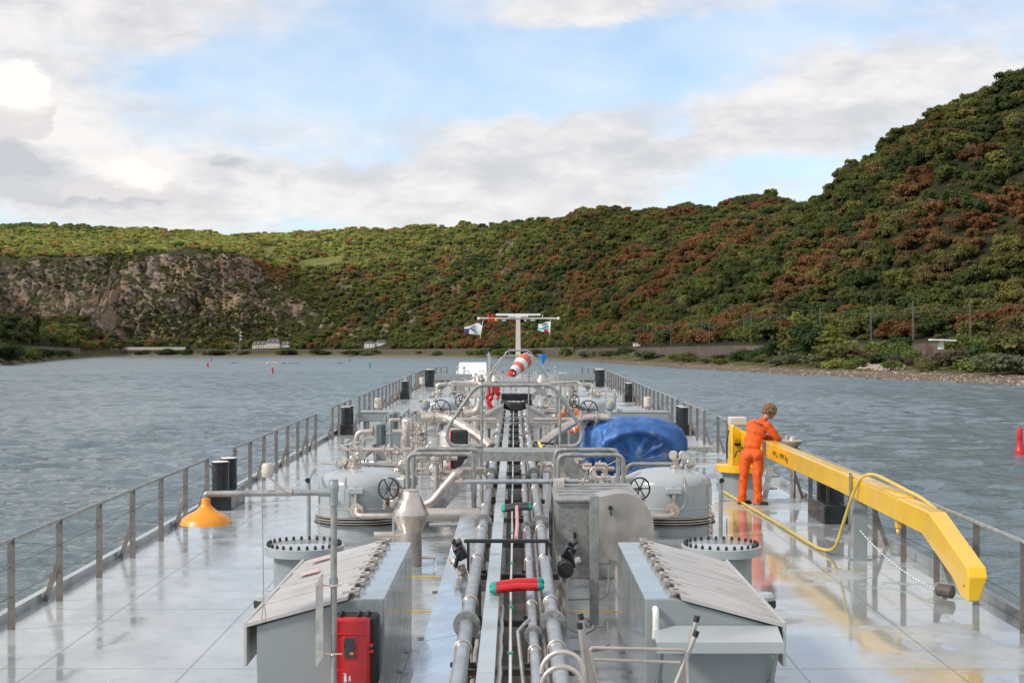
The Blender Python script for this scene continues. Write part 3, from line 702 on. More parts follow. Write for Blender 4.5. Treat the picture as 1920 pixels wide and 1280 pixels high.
MB().tube([(1.13, 11.41, .98), (1.13, 11.36, .98), (1.13, 11.345, .93), (1.13, 11.36, .76), (1.13, 11.41, .75)], .027, 10, fil=.03).build('lifting_lug', WHITE, lk2)
sh = MB().box((1.61, 11.26, .80), (1.0, .30, .012), (.28, 0, 0)).box((1.61, 11.1, .735), (1.0, .012, .085)).build('shelf', PAINT_L, lk2, smooth=0)
for x_ in (1.16, 2.06): MB().bar((x_, 11.12, .74), (x_, 11.40, .36), .03, .03).box((x_, 11.38, .36), (.05, .03, .1)).build('shelf_bracket', PAINT, lk2, smooth=0)

# ---- bolted manhole covers
def manhole(x, label):
    t_ = thing('bolted_manhole', label, 'manhole', (x, 17.2, 0), 'round bolted manhole covers')
    MB().lathe([(.37, 0), (.37, .5), (.40, .52)], (x, 17.2, 0), n=32).build('neck', PAINT, t_)
    MB().lathe([(.47, .52), (.48, .525), (.48, .625), (.47, .63)], (x, 17.2, 0), n=40).build('cover_flange', PAINT_L, t_)
    bm_ = MB().lathe([(.019, .0), (.019, .02), (.016, .035), (.010, .045), (.002, .048)], (x+.435, 17.2, .63), n=8)
    b0 = bm_.build('bolt', RUBBER, t_)
    for i in range(1, 28):
        a = 2*PI*i/28; c = b0.copy(); COL.objects.link(c); c.parent = t_; c.location = (.435*math.cos(a)-.435, .435*math.sin(a), 0)
manhole(-2.55, 'round manhole cover ringed with black bolts behind the left locker')
manhole(2.5, 'round manhole cover ringed with black bolts behind the right locker')
for s, lb in ((-1, 'low round deck vent with a black band left of the left locker'), (1, 'low round deck vent with a black band right of the right locker')):
    x, y = s*2.72, 15.6
    t_ = thing('deck_vent', lb, 'vent', (x, y, 0), 'low round deck vents')
    MB().lathe([(.08, 0), (.08, .2)], (x, y, 0)).build('stem', PAINT, t_); MB().lathe([(.13, .17), (.15, .19), (.15, .25), (.13, .27)], (x, y, 0)).build('rubber_band', RUBBER, t_)
    MB().lathe([(.14, .27), (.14, .31), (.11, .34), (.02, .35)], (x, y, 0)).build('cap', PAINT_L, t_)

# ---- valves with black handwheels
def handwheel(m_, c, ax, r, tr=.014):
    m_.torus(c, ax, r, tr, 28, 6); a, b_, d = frame(ax); c = Vector(c)
    for i in range(6):
        q = c+(a*math.cos(i*PI/3)+b_*math.sin(i*PI/3))*r; m_.cyl(c, q, tr*.75, n=6)
    m_.cyl(c-d*.03, c+d*.03, r*.17, n=10)
    return m_
VG = 'valves with spoked handwheels'
def valve(px, py, y, r, label, ax=(0, -1, .25), col=BLACK, drop=.28):
    c = U(px, py, y); ax = Vector(ax).normalized(); t_ = thing('handwheel_valve', label, 'valve', (c.x, c.y, 0), VG)
    handwheel(MB(), c, ax, r).build('handwheel', col, t_)
    k = c-ax*.22; m_ = MB().cyl(c, k, .018, n=8).cyl(k+Vector((0, 0, .02)), k-Vector((0, 0, drop*.55)), .055, n=12)
    for q in (-1, 1): m_.cyl(k+Vector((q*.07, 0, .02)), k+Vector((q*.07, 0, -drop*.6)), .01, n=6)
    m_.build('bonnet', STEEL_D, t_)
    b_ = k-Vector((0, 0, drop*.75)); m_ = MB().ell(b_, (.12, .11, .11))
    for q in (-1, 1): m_.flange(b_+Vector((q*.14, 0, 0)), (1, 0, 0), .13, .03, 8)
    m_.build('valve_body', STEEL, t_); MB().cyl((b_.x, b_.y, 0), b_-Vector((0, 0, .09)), .035).build('support', PAINT, t_)
    return t_
valve(728, 916, 21.6, .165, 'black handwheel valve in front of the nearest left dome', (-.35, -1, .1))
valve(1200, 916, 21.6, .165, 'black handwheel valve in front of the nearest right dome', (.35, -1, .1))
valve(827, 767, 31, .2, 'black six spoked handwheel valve left of the big stairway rail', (0, -1, .1))
valve(1103, 768, 31, .2, 'black six spoked handwheel valve right of the orange lifebuoy', (0, -1, .1))
valve(863, 752, 38, .17, 'smaller black handwheel valve behind the large left one', (-.8, -1, .1))
valve(1077, 752, 38, .17, 'smaller black handwheel valve behind the large right one', (.8, -1, .1))
valve(903, 703, 64, .2, 'distant grey handwheel valve beside the white slab', (0, -1, .1), GALV)

# ---- tank domes
def gauge(m1, m2, p, ax, r=.072):
    ax = Vector(ax).normalized(); p = Vector(p); m1.cyl(p, p-ax*.05, r, n=18); m1.torus(p, ax, r*.97, .006, 18, 5); m2.cyl(p+ax*.001, p+ax*.003, r*.9, n=18)
    m1.cyl(p-ax*.03-Vector((0, 0, r)), p-ax*.03-Vector((0, 0, r+.12)), .01, n=6)
def dome(s, y, label, near=True):
    x = s*2.47; t_ = thing('tank_dome', label, 'tank dome', (x, y, 0), 'round tank domes rising from the deck')
    MB().lathe([(.73, 0), (.73, .14)], (x, y, 0), n=36).build('coaming', PAINT_L, t_)
    for z, rr in ((.155, .775), (.195, .755), (.235, .775), (.275, .75)): MB().lathe([(rr-.03, z-.012), (rr, z-.008), (rr, z+.008), (rr-.03, z+.012)], (x, y, 0), n=40).build('clamp_ring', STEEL_D if z > .16 and z < .28 and z != .195 else (BROWN if z < .16 else STEEL_D), t_)
    MB().lathe([(.73, .29), (.71, .30), (.71, .40), (.715, .405), (.715, .425), (.71, .43), (.71, .76), (.69, .83), (.62, .90), (.50, .955), (.36, .99), (.2, 1.01), (.02, 1.02)], (x, y, 0), n=44).build('shell', PAINT_L, t_)
    MB().box((x-s*.66, y-.1, .80), (.34, .42, .16), (0, 0, s*.5)).build('junction_box', PAINT_L, t_, bevel=.02, smooth=0)
    MB().box((x-s*.66, y-.1, .884), (.07, .1, .004), (0, 0, s*.5)).build('yellow_sticker', STICK, t_, smooth=0)
    MB().box((x+s*.02, y-.76, .72), (.26, .08, .11)).build('sensor_box', PAINT_L, t_, bevel=.02)
    MB().box((x+s*.02, y-.77, .779), (.04, .04, .003)).build('sensor_sticker', BLUE, t_, smooth=0)
    fl = MB().cyl((x+s*.02, y-.76, .67), (x+s*.02, y-.76, .5), .03).flange((x, y-.78, .42), (.25*s, -1, 0), .11, .03, 10)
    fl.tube([(x, y-.80, .42), (x-s*.02, y-.98, .36), (x-s*.3, y-1.0, .36), (x-s*.72, y-1., .36)], .045, 12, fil=.12)
    fl.build('outlet_pipe', STEEL, t_)
    m_ = MB(); xq = x-s*.72; m_.cyl((xq, y-1., 0), (xq, y-1., .74), .085); m_.flange((xq, y-1., .36), (1, 0, 0), .09, .05, 6).cyl((xq, y-1., .72), (xq, y-1., .78), .035).bar((xq-.12, y-1., .75), (xq+.12, y-1., .75), .02, .02)
    m_.bar((xq+s*.14, y-1.04, .72), (xq+s*.14, y-1.04, .4), .015, .04, (0, 1, 0)); m_.build('drain_valve', STEEL_D, t_)
    m1, m2 = MB(), MB()
    g3 = [(.30, -.05, 1.12, (-.9, -1, 0)), (.12, -.1, 1.15, (.1, -1, .1)), (.02, .0, 1.21, (.3, -1, .1))] if s < 0 else [(.08, -.05, 1.22, (-.9, -1, 0)), (.25, -.1, 1.22, (-.2, -1, .1)), (.38, -.1, 1.10, (.1, -1, .1))]
    for gx, gy, gz, ax in g3: gauge(m1, m2, (x+(gx if s > 0 else -gx), y+gy, gz), ax)
    xx = x+s*.12
    m1.lathe([(.09, .98), (.09, 1.05), (.05, 1.06), (.05, 1.14), (.08, 1.15), (.08, 1.18)], (xx, y-.1, 0), n=16)
    m1.tube([(x+s*.25, y, 1.0), (x+s*.27, y-.02, 1.10), (x+s*.5, y-.05, 1.08)], .02, 8, fil=.04).flange((x+s*.42, y-.04, 1.085), (1, 0, 0), .05, .02, 6); m1.bar((x+s*.3, y-.12, 1.07), (x+s*.66, y-.1, 1.09), .02, .02)
    m1.ell((x+s*.36, y-.05, 1.05), (.06, .06, .05)); m1.tube([(x+s*.2, y-.1, 1.02), (x+s*.2, y-.62, .9), (x+s*.2, y-.74, .75), (x+s*.2, y-.74, .5), (x+s*.1, y-.77, .42)], .009, 6, fil=.06)
    g_ = m1.build('gauge_set', STEEL, t_); m2.build('dial', DIAL, g_)
    return t_
dome(-1, 23.0, 'nearest left pale grey tank dome with three pressure gauges on top')
dome(1, 23.0, 'nearest right pale grey tank dome with three pressure gauges on top')
dome(-1, 48.0, 'distant left tank dome behind the large black handwheel')
dome(1, 48.0, 'distant right tank dome behind the black handwheel and lifebuoy')
# grab rails standing round the near domes
for s, lb in ((-1, 'bent steel grab rail standing left of the nearest left dome'), (1, 'bent steel grab rail with open black end right of the nearest right dome')):
    x = s*3.22; y = 22.2
    t_ = thing('grab_rail', lb, 'rail', (x, y, 0), 'bent pipe grab rails by the domes')
    MB().tube([(x, y, 0), (x, y, .86), (x, y-.1, .9), (x, y+.62, 1.0)], .032, 10).build('pipe', GALV_P, t_); MB().cyl((x, y-.1, .9), (x, y-.115, .898), .036).cyl((x, y-.1, .9), (x, y-.11, .899), .04).build('end_cap', BLACK, t_)
    m_ = MB(); 
    for i in range(20): m_.torus((x-s*.18, y-.15, .06+i*.038), (1, 0, 0) if i % 2 else (0, 1, 0), .016, .004, 8, 4)
    m_.cyl((x-s*.18, y-.15, .55), (x-s*.18, y-.15, .80), .018); m_.build('hanging_chain', STEEL_D, t_)

# ---- vents with conical hoods
def vent(x, y, label, k=1., text=False):
    t_ = thing('cone_vent', label, 'vent', (x, y, 0), 'steel vents with conical hoods')
    MB().lathe([(.15*k, 0), (.155*k, .05), (.155*k, .46)], (x, y, 0), n=28).build('pipe', STEEL_D, t_)
    MB().lathe([(.155*k, .46), (.16*k, .48), (.25*k, .70), (.25*k, .712), (.105*k, 1.02), (.11*k, 1.035), (.10*k, 1.045)], (x, y, 0), n=32).build('hood', STEEL, t_)
    if text:
        for ch, px, py in (('8', 750.5, 932), ('R', 743, 948)):
            p = U(px, py, y-.13); mt = Matrix.Translation(p) @ Euler((R(62), R(0), R(-38))).to_matrix().to_4x4()
            text_mesh(ch, .14, BLACK, t_, mt, .001)
        m_ = MB().cyl((x+.15, y-.04, .12), (x+.34, y-.04, .12), .022).flange((x+.33, y-.04, .12), (1, 0, 0), .04, .03, 6)
        m_.tube([(x+.32, y-.04, .1), (x+.31, y-.04, -.0+.02), (x+.35, y-.04, .01), (x+.38, y-.04, .1)], .004, 5, fil=.02); m_.build('drain', STEEL, t_)
        MB().flange((x-.16, y-.05, .42), (0, -1, 0), .08, .03, 8).cyl((x-.5, y-.02, .42), (x-.1, y-.02, .42), .05).build('side_branch', STEEL, t_)
vent(-1.43, 19.5, 'nearest steel cone topped vent marked 8 R in black', text=True)
vent(-1.10, 42, 'steel cone topped vent left of the red valves', .95)
vent(1.30, 42, 'steel cone topped vent half hidden right of the stairway rail', .95)
vent(-1.0, 72, 'distant cone topped vent left of the red and white windsock', 1.2)
vent(1.36, 72, 'distant cone topped vent right of the red and white windsock', 1.2)

# ---- pipe rack down the middle
HP = .75
RK = 'pipes running down the middle of the deck'
def pipeline(x, z, r, y0, y1, flanges, label, mat=GALV_P, cat='pipe'):
    t_ = thing('pipeline', label, cat, (x, y0, z), RK)
    m_ = MB(); cuts = [y0]+flanges+[y1]
    m_.tube([(x+.004*math.sin(i*1.7), y0+(y1-y0)*i/24, z) for i in range(25)], r, 16); m_.build('pipe', mat, t_)
    for yf in flanges: MB().flange((x, yf-.018, z), (0, 1, 0), r*1.9, .022, 8, r*.17).flange((x, yf+.018, z), (0, 1, 0), r*1.9, .022, 8, r*.17).build('flange', GALV, t_)
    return t_
pipeline(-.402, HP, .060, 7.5, 56, [11.9, 18.3, 24.6, 33.5, 40], 'thick galvanised pipe at the left of the central rack')
pipeline(.325, HP, .060, 7.5, 56, [11.95, 18.2, 24.6, 33.5, 40], 'thick galvanised pipe at the right of the central rack')
pipeline(.155, HP-.02, .040, 7.5, 56, [11.6, 18.0, 33.4], 'thinner galvanised pipe beside the thick right one')
pipeline(.245, HP-.12, .045, 7.5, 56, [12.4, 24], 'dull steel pipe sunk between the two right pipes', STEEL_D)
pipeline(-.035, HP-.05, .013, 8, 56, [], 'thin white line with teal clamps down the middle of the rack', WHITE, 'pipe')
pipeline(-.115, HP-.1, .019, 8, 13.2, [], 'short pale tube beside the cable tray, ending under the red sleeves', WHITE, 'pipe')
pipeline(-.325, HP-.25, .024, 8, 12.4, [], 'braided grey hose lying right of the thick left pipe', GREYPL, 'hose')
t_ = thing('cable_tray', 'flat pale grey cable tray running between the central pipes', 'cable tray', (-.2, 8, .7))
for i in range(20):
    y = 7.6+i*2.4; m_ = MB().box((-.205, y+1.197, .80), (.125, 2.39, .006)); m_.box((-.266, y+1.197, .765), (.005, 2.39, .07)).box((-.144, y+1.197, .765), (.005, 2.39, .07)); m_.build('tray_cover', PAINT_L, t_, smooth=0)
SG = 'cross supports under the pipe rack'
m_ = MB().box((0, 0, .60), (.94, .09, .012)).box((0, .04, .565), (.94, .01, .07)).box((-.40, 0, .30), (.08, .06, .59)).box((.36, 0, .30), (.08, .06, .59))
sup = thing('pipe_support', 'brown steel cross support under the central pipes', 'support', (0, 0, 0), SG)
m_.build('crossbeam', BROWN, sup, smooth=0)
MB().box((-.40, 0, .625), (.2, .05, .03)).box((.24, 0, .625), (.32, .05, .03)).build('rubber_pad', RUBBER, sup, smooth=0)
for x, r in ((-.402, .066), (.325, .066), (.155, .046)):
    m_ = MB().tube([(x+r*math.cos(a), 0, HP-(.02 if r < .05 else 0)+r*math.sin(a)) for a in [PI*i/10 for i in range(11)]], .009, 6)
    for q in (-1, 1): m_.cyl((x+q*r, 0, HP), (x+q*r, 0, .59), .009, n=6)
    m_.build('pipe_clamp', STEEL, sup)
MB().box((-.035, 0, .70), (.045, .05, .05)).box((-.035, 0, .65), (.015, .02, .08)).build('teal_clamp', TEAL, sup, smooth=0)
for i, y in enumerate([9.4, 11.0, 12.85, 15.3, 17.6, 19.9, 22.1, 24.3, 26.5, 28.7, 30.9, 33.1, 35.3, 37.5, 39.7, 42, 44.5, 47, 50, 53]):
    if i == 0: sup.location = (0, y, 0)
    else: copy_tree(sup, (0, y, 0))
t_ = thing('rack_channel', 'dark brown steel channel lying under the thin white line', 'channel', (0, 8, 0))
for i in range(21): MB().box((.0, 8.6+i*2.2, .40), (.22, 2.18, .01)).box((-.11, 8.6+i*2.2, .45), (.01, 2.18, .1)).box((.11, 8.6+i*2.2, .45), (.01, 2.18, .1)).build('channel_length', BROWN, t_, smooth=0)
t_ = thing('walkway_cover', 'shiny sheet metal covers laid beside the left central pipe', 'cover plate', (-.6, 8, 0))
for i, (y, L_) in enumerate([(8.2, 2.0), (10.2, 2.2), (12.4, 2.3), (14.7, 2.3), (17.0, 2.3), (19.3, 2.3)]):
    cv = MB().prism([(-.80, y, .50), (-.46, y, .56), (-.46, y+L_-.012, .56), (-.80, y+L_-.012, .50)], (0, 0, .006)).build('cover_sheet', SHEET, t_, smooth=0)
    MB().box((-.84, y+.4, .44), (.07, .05, .03)).box((-.80, y+.4, .22), (.02, .04, .44)).build('bracket', STEEL_D, cv, smooth=0)
t_ = thing('black_crossbar', 'thin black bar laid across all the central pipes', 'bar', (-.1, 15.3, .9))
MB().box((-.09, 15.3, .955), (.91, .07, .035)).build('bar', RUBBER, t_, smooth=0, bevel=.005); MB().box((-.5, 15.3, .77), (.04, .04, .34)).box((.42, 15.3, .77), (.04, .04, .34)).build('legs', BLACK, t_, smooth=0)
bpy.data.objects.remove([o for o in COL.objects if o.parent == t_ and o.name.startswith('legs')][0])
for q in (-.5, .345): MB().box((q, 15.3, .79), (.03, .04, .30)).build('leg', BLACK, t_, smooth=0)
def sleeve_bundle(c, n, rad, L_, mats, label, cat):
    t_ = thing('sleeve_bundle', label, cat, c)
    for i in range(n):
        z = c[2]+(i % 2)*.035; y = c[1]+i*.075; a = Vector((c[0]-L_/2, y, z-.01*i)); b_ = Vector((c[0]+L_/2, y+.03, z+.03)); u = (b_-a)
        s_ = MB().tube([a+u*.1, a+u*.5+Vector((0, 0, .012)), a+u*.9], [rad, rad*1.04, rad], 12).build('sleeve', mats[0], t_)
        for q, w in ((0, 1), (.9, 0)):
            p, e = (a, a+u*.12) if w else (b_-u*.12, b_)
            MB().tube([p, p.lerp(e, .5), e], [rad*.5 if w else rad*1.08, rad*1.02, rad*1.08 if w else rad*.5], 12).build('sleeve_end', mats[1], s_)
sleeve_bundle((.02, 12.95, .85), 3, .037, .5, (RED, TEAL), 'bundle of bright red sleeves with teal ends lying across the pipes', 'sleeves')
sleeve_bundle((.03, 18.9, .84), 2, .035, .42, (material('charcoal_sleeve', (.06, .06, .065), .6), TEAL), 'dark grey sleeve with green end lying across the middle pipes', 'sleeves')
t_ = thing('pink_tube', 'straight pink tube standing out of the dark grey sleeve', 'tube', U(971, 955, 18)); MB().tube([U(969, 950, 18.6), U(970, 985, 17.2), U(968, 1008, 16.3)], .022, 10).build('tube', PINK, t_)

# ---- black valve actuators either side of the rack
for s, lb in ((-1, 'black valve actuator left of the pipe rack under the black bar'), (1, 'black valve actuator right of the pipe rack above the black disc')):
    c = Vector((s*.60, 15.6, .80)); t_ = thing('valve_actuator', lb, 'actuator', (c.x, c.y, 0), 'black valve actuators')
    MB().box(c, (.12, .19, .16), (.2, s*.5, 0)).box(c+Vector((s*.02, 0, .095)), (.08, .13, .05), (.2, s*.5, 0)).cyl(c+Vector((-.0, -.14, .04)), c+Vector((s*.05, -.16, -.16)), .022).build('housing', BLACK, t_, bevel=.015)
    m_ = MB()
    for q in (-.07, .07): m_.cyl(c+Vector((s*.04, q, .08)), c+Vector((s*.08, q, .115)), .022, n=10)
    m_.build('cap', RUBBER, t_); MB().flange(c+Vector((s*.04, -.02, -.16)), (s*.8, -.2, -.6), .12, .03, 8).cyl(c+Vector((0, 0, -.15)), (c.x-s*.1, c.y, .35), .05).build('valve_flange', STEEL, t_)
    MB().cyl((c.x-s*.1, c.y, 0), (c.x-s*.1, c.y, .36), .045).build('riser', STEEL_D, t_)
t_ = thing('rubber_disc', 'round black end disc beside the pale looped cable', 'disc', U(1061, 1070, 15.2)); c = U(1061, 1070, 15.2); MB().cyl(c, c+Vector((0, .25, 0)), .085, n=26).build('drum_end', RUBBER, t_); MB().cyl((c.x, c.y+.12, c.z-.08), (c.x, c.y+.12, 0), .03).build('foot', STEEL_D, t_)

# ---- crossover stairs
def crossover(y, k, label, posts=True):
    """k metres per picture pixel at that depth; outline taken from the stair rails"""
    t_ = thing('crossover_stairs', label, 'stairs', (0, y, 0), 'galvanised crossovers over the pipes')
    P = lambda px, py, yy: U(965+(px-965)*k, 623+(py-623)*k, yy)
    zt = P(0, 850, y).z
    xl, xr = P(903, 0, y).x, P(1050, 0, y).x
    MB().box(((xl+xr)/2, y+.45, zt), (xr-xl, .9, .05)).box(((xl+xr)/2, y-.0, zt-.05), (xr-xl, .03, .15)).box(((xl+xr)/2, y+.9, zt-.05), (xr-xl, .03, .15)).build('platform', GALV, t_, smooth=0)
    for yy, o_ in ((y, 0), (y+.9, 0)):
        m_ = MB().tube([P(905, 836, yy), P(842, 836, yy), P(836, 806, yy), P(893, 722, yy), P(1037, 722, yy), P(1093, 806, yy), P(1087, 836, yy), P(1050, 836, yy)], .032, 10, fil=.16)
        m_.build('stair_rail', GALV, t_)
        for px in (903, 1050): MB().cyl(P(px, 722, yy), P(px, 862, yy), .022, n=8).build('rail_post', GALV, t_)
        for py in (782, 792): MB().cyl(P(903, py, yy), P(1050, py, yy), .009, n=6).build('mid_rail', GALV, t_)
    for s, px in ((-1, xl), (1, xr)):
        xe = px+s*1.0
        for yy in (y+.02, y+.88): MB().bar((px+s*.03, yy, zt-.06), (xe, yy, .09), .012, .2, (0, 1, 0)).build('stringer', GALV, t_, smooth=0) if False else MB().prism([(px+s*-.02, yy, zt), (px+s*.14, yy, zt-.0), (xe+s*.14, yy, .0), (xe-s*.12, yy, .0), (px-s*.02, yy, zt-.2)], (0, .012, 0)).build('stringer', GALV, t_, smooth=0)
        for i in range(4):
            f = (i+.7)/4.6; MB().box((px+s*(.05+f*1.0), y+.45, zt*(1-f)), (.2, .85, .025)).build('tread', GALV, t_, smooth=0)
crossover(23.2, 1., 'nearest galvanised stairs crossing over the pipes with big hooped rails')
t_ = thing('crossover_stairs', 'distant galvanised stairs over the pipes just behind the windsock', 'stairs', (0, 57, 0), 'galvanised crossovers over the pipes')
for yy, w in ((57, (915, 708, 942, 667, 1000, 1027)), (58.5, (926, 700, 951, 657, 993, 1018))):
    a, b_, c, d, e, f = w
    MB().tube([U(a, b_, yy), U(c, d, yy), U(e, d, yy), U(f, b_, yy)], .035, 8, fil=.15).build('stair_rail', GALV, t_)
    for px in (c+4, e-4): MB().cyl(U(px, d, yy), U(px, 705, yy), .02, n=6).build('rail_post', GALV, t_)
MB().box((0, 57.7, 1.2), (1.5, 1.4, .08)).build('platform', GALV, t_, smooth=0)
for s in (-1, 1): MB().prism([(s*.7, 57, 1.24), (s*.9, 57, 1.24), (s*1.9, 57, 0), (s*1.65, 57, 0), (s*.7, 57, 1.05)], (0, .02, 0)).build('stringer', GALV, t_, smooth=0)

# hooped side rails near the crossover
def side_rail(pts, y, label):
    P = [U(px, py, y) for px, py in pts]; P[0].z = 0 if pts[0][1] > 900 else P[0].z; P[-1].z = 0 if pts[-1][1] > 900 else P[-1].z
    t_ = thing('hooped_rail', label, 'rail', (P[0].x, y, 0), 'hooped pipe rails beside the pipe rack'); MB().tube(P, .036, 10, fil=.13).build('pipe', GALV, t_)
    q = [Vector(p) for p in P]; m_ = MB()
    m_.cyl((P[0].x, y, 0), (P[0].x, y, .012), .07); m_.cyl((P[-1].x, y, P[-1].z), (P[-1].x, y, P[-1].z+.012), .07); m_.build('foot_plate', GALV, t_)
side_rail([(764, 950), (764, 851), (888, 851), (889, 950)], 21.6, 'hooped rail left of the pipes, the front one of two')
side_rail([(775, 950), (775, 842), (900, 842), (900, 900)], 22.6, 'hooped rail left of the pipes, the rear one of two')
side_rail([(1046, 950), (1047, 853), (1169, 853), (1169, 950)], 21.6, 'hooped rail right of the pipes, the front one of two')
side_rail([(1040, 900), (1041, 843), (1159, 843), (1159, 950)], 22.6, 'hooped rail right of the pipes, the rear one of two')
side_rail([(650, 950), (652, 868), (755, 874), (762, 950)], 24.6, 'low hooped rail behind the nearest left dome')
side_rail([(1172, 950), (1176, 870), (1275, 870), (1280, 950)], 24.6, 'low hooped rail behind the nearest right dome')
t_ = thing('test_pipe', 'straight galvanised pipe with end valves crossing above the rack', 'pipe', U(975, 902, 20)); a, b_ = U(872, 903, 20), U(1085, 902, 20)
MB().cyl(a, b_, .033).build('pipe', GALV_P, t_)
for p, s in ((a, -1), (b_, 1)): MB().cyl(p, p+Vector((s*.14, 0, 0)), .022).flange(p+Vector((s*.06, 0, 0)), (1, 0, 0), .045, .03, 6).bar(p+Vector((s*.08, 0, .02)), p+Vector((s*.1, 0, .12)), .015, .015).build('end_valve', STEEL, t_)
for px in (903, 1033): p = U(px, 902, 20); MB().cyl(p, (p.x, 20, 0), .028, n=8).build('leg', GALV, t_)
# cables hanging over the test pipe
t_ = thing('cable_bundle', 'bundle of pale grey cables looped over the crossing pipe', 'cables', U(1045, 900, 20))
for i in range(9):
    px = 1040+i*2.2; y = 19.93-.01*i; e = 960+rng.random()*75
    pts = [U(px, 898, 20.02), U(px, 897, y), U(px+rng.uniform(-2, 2), 925, y), U(px+rng.uniform(-3, 6), e, y-.1), U(px+rng.uniform(2, 14), 1000+rng.uniform(0, 20), y-.3)]
    MB().tube(pts, .010, 6, fil=.05).build('cable', GREYPL, t_)
t_ = thing('looped_cable', 'pale grey cable coiled in a loose loop on the deck by the black disc', 'cable', (.7, 15.4, 0))
MB().tube([(.50, 15.6, .75), (.52, 15.5, .45), (.50, 15.3, .2), (.56, 15.1, .05), (.72, 15.0, .015), (.86, 15.3, .015), (.82, 15.9, .015), (.62, 16.1, .03), (.5, 15.7, .1)], .011, 6, fil=.12).tube([(.45, 14.2, .015), (.75, 14.2, .015), (.95, 14.4, .015), (1.02, 15.6, .015)], .011, 6, fil=.15).build('cable', GREYPL, t_)

# ---- cabinet, drum cover and post right of the rack
t_ = thing('steel_cabinet', 'tall dull steel cabinet with flat ribbed top right of the pipes', 'cabinet', (1.1, 19.5, 0))
MB().box((1.08, 19.4, .5), (1.06, 1.9, 1.0)).build('body', GALV, t_, bevel=.015, smooth=0)
tp = MB().box((1.08, 19.4, 1.02), (1.14, 2.0, .04)).build('top_plate', GALV, t_, bevel=.008, smooth=0)
for i in range(4): MB().box((1.08, 18.9+i*.35, 1.046), (1.0, .03, .012)).build('rib', GALV, tp, smooth=0)
MB().box((.98, 18.445, .55), (.5, .01, .7)).build('door', GALV, t_, bevel=.004, smooth=0); MB().box((.78, 18.43, .55), (.03, .03, .12)).build('handle', BLACK, t_)
t_ = thing('drum_cover', 'beige steel cover with one curved side and a round black knob', 'cover', (1.35, 17.5, .4))
pr = [(1.005, 1.19)]+[(1.30+.40*math.cos(a)*(1.0), .82+.42*math.sin(a)) for a in [R(100-12*i) for i in range(20)]]+[(1.12, .45), (1.03, .75)]
MB().prism([(x, 17.35, z) for x, z in pr], (0, .5, 0)).build('casing', STEEL_D, t_, smooth=30, bevel=.008); 
MB().cyl((1.17, 17.34, 1.06), (1.17, 17.30, 1.06), .028).cyl((1.17, 17.33, 1.02), (1.18, 17.31, .97), .012).build('knob', RUBBER, t_)
MB().cyl((1.3, 17.6, 0), (1.3, 17.6, .6), .06).build('stand', STEEL_D, t_)
t_ = thing('steel_post', 'upright galvanised square post in front of the steel cabinet', 'post', (.87, 15.5, 0)); MB().box((.87, 15.5, .71), (.10, .06, 1.42)).box((.87, 15.5, .006), (.18, .16, .012)).build('post', GALV, t_, bevel=.006, smooth=0)
MB().tube([(.92, 15.5, .30), (1.0, 15.5, .31), (1.03, 15.5, .42), (1.03, 15.5, .62)], .014, 8, fil=.05).build('conduit', GALV, t_); MB().bar((.46, 15.4, .3), (.86, 15.46, .3), .02, .02).build('stay', GALV, t_, smooth=0)
t_ = thing('deck_valve', 'small upright steel valve on the deck beside the right locker', 'valve', (1.0, 16.9, 0)); MB().cyl((1.0, 16.9, 0), (1.0, 16.9, .2), .035).flange((1., 16.9, .15), (0, 0, 1), .06, .04, 6).box((1., 16.9, .23), (.1, .03, .03)).build('body', STEEL_D, t_)

# ---- lamp on its pole, extinguisher box, frame at the front
LP = thing('deck_lamp', 'orange enamel lamp hanging from a long pipe arm on a tall pole', 'lamp', (-1.40, 11.0, 0))
K = 11.0
pt = U(625, 923, K)
MB().cyl((pt.x, K, 0), (pt.x, K, pt.z-.08), .025, n=16).build('pole', GALV, LP)
MB().lathe([(.026, -.11), (.034, -.10), (.034, .0), (.04, .01), (.04, .07), (.034, .08), (.034, .1)], pt, n=16).cyl(pt, pt-Vector((.11, 0, 0)), .034).build('pipe_fitting', GALV_P, LP); MB().lathe([(.033, 0), (.033, .05)], U(625, 1096, K), n=14).build('pipe_coupling', GALV_P, LP)
e = U(384, 926, K); ln = U(386, 944, K)
MB().tube([pt, e+Vector((.04, 0, 0)), e, ln], .024, 12, fil=.06).build('arm', GALV, LP)
MB().cyl(U(518, 923, K), U(548, 923, K), .031, n=12).build('arm_clamp', STEEL_D, LP)
rp = U(385, 982, K)
MB().lathe([(.026, .20), (.034, .195), (.036, .155), (.05, .13), (.085, .10), (.135, .075), (.18, .045), (.195, .012), (.20, 0), (.193, 0), (.175, .035), (.12, .06), (.05, .09), (.02, .1)], rp, n=40).build('lamp_shade', ORANGE, LP)
MB().ell(rp+Vector((0, 0, .05)), (.035, .035, .045)).build('bulb', CLOTH, LP)
MB().bar(U(497, 888, K-.03), U(536, 924, K-.03), .012, .028, (0, 1, 0)).build('brace', STEEL_D, LP)
MB().lathe([(.04, 0), (.045, .01), (.045, .09), (.035, .105)], U(501, 894, K), n=16).build('sensor', BEIGE, LP)
a = U(490, 893, K-.05); b_ = U(493, 1130, K-.05); MB().cyl(a, b_, .0045, n=6).tube([b_, U(489, 1160, K-.05), U(495, 1166, K-.05), U(497, 1155, K-.05), U(493, 1130, K-.05)], .004, 6).build('hook_rod', STEEL_D, LP)
pl_ = MB().prism([U(591, 1094, K-.02), U(605, 1074, K-.05), U(605, 1232, K-.05), U(591, 1252, K-.02)], (0, -.006, 0)).build('side_plate', GALV, LP, smooth=0)
for py in (1098, 1227): MB().cyl(U(592, py, K-.03), U(640, py, K-.03), .007, n=6).torus(U(625, py, K), (0, 0, 1), .030, .008, 14, 6).build('plate_clamp', STEEL, pl_)
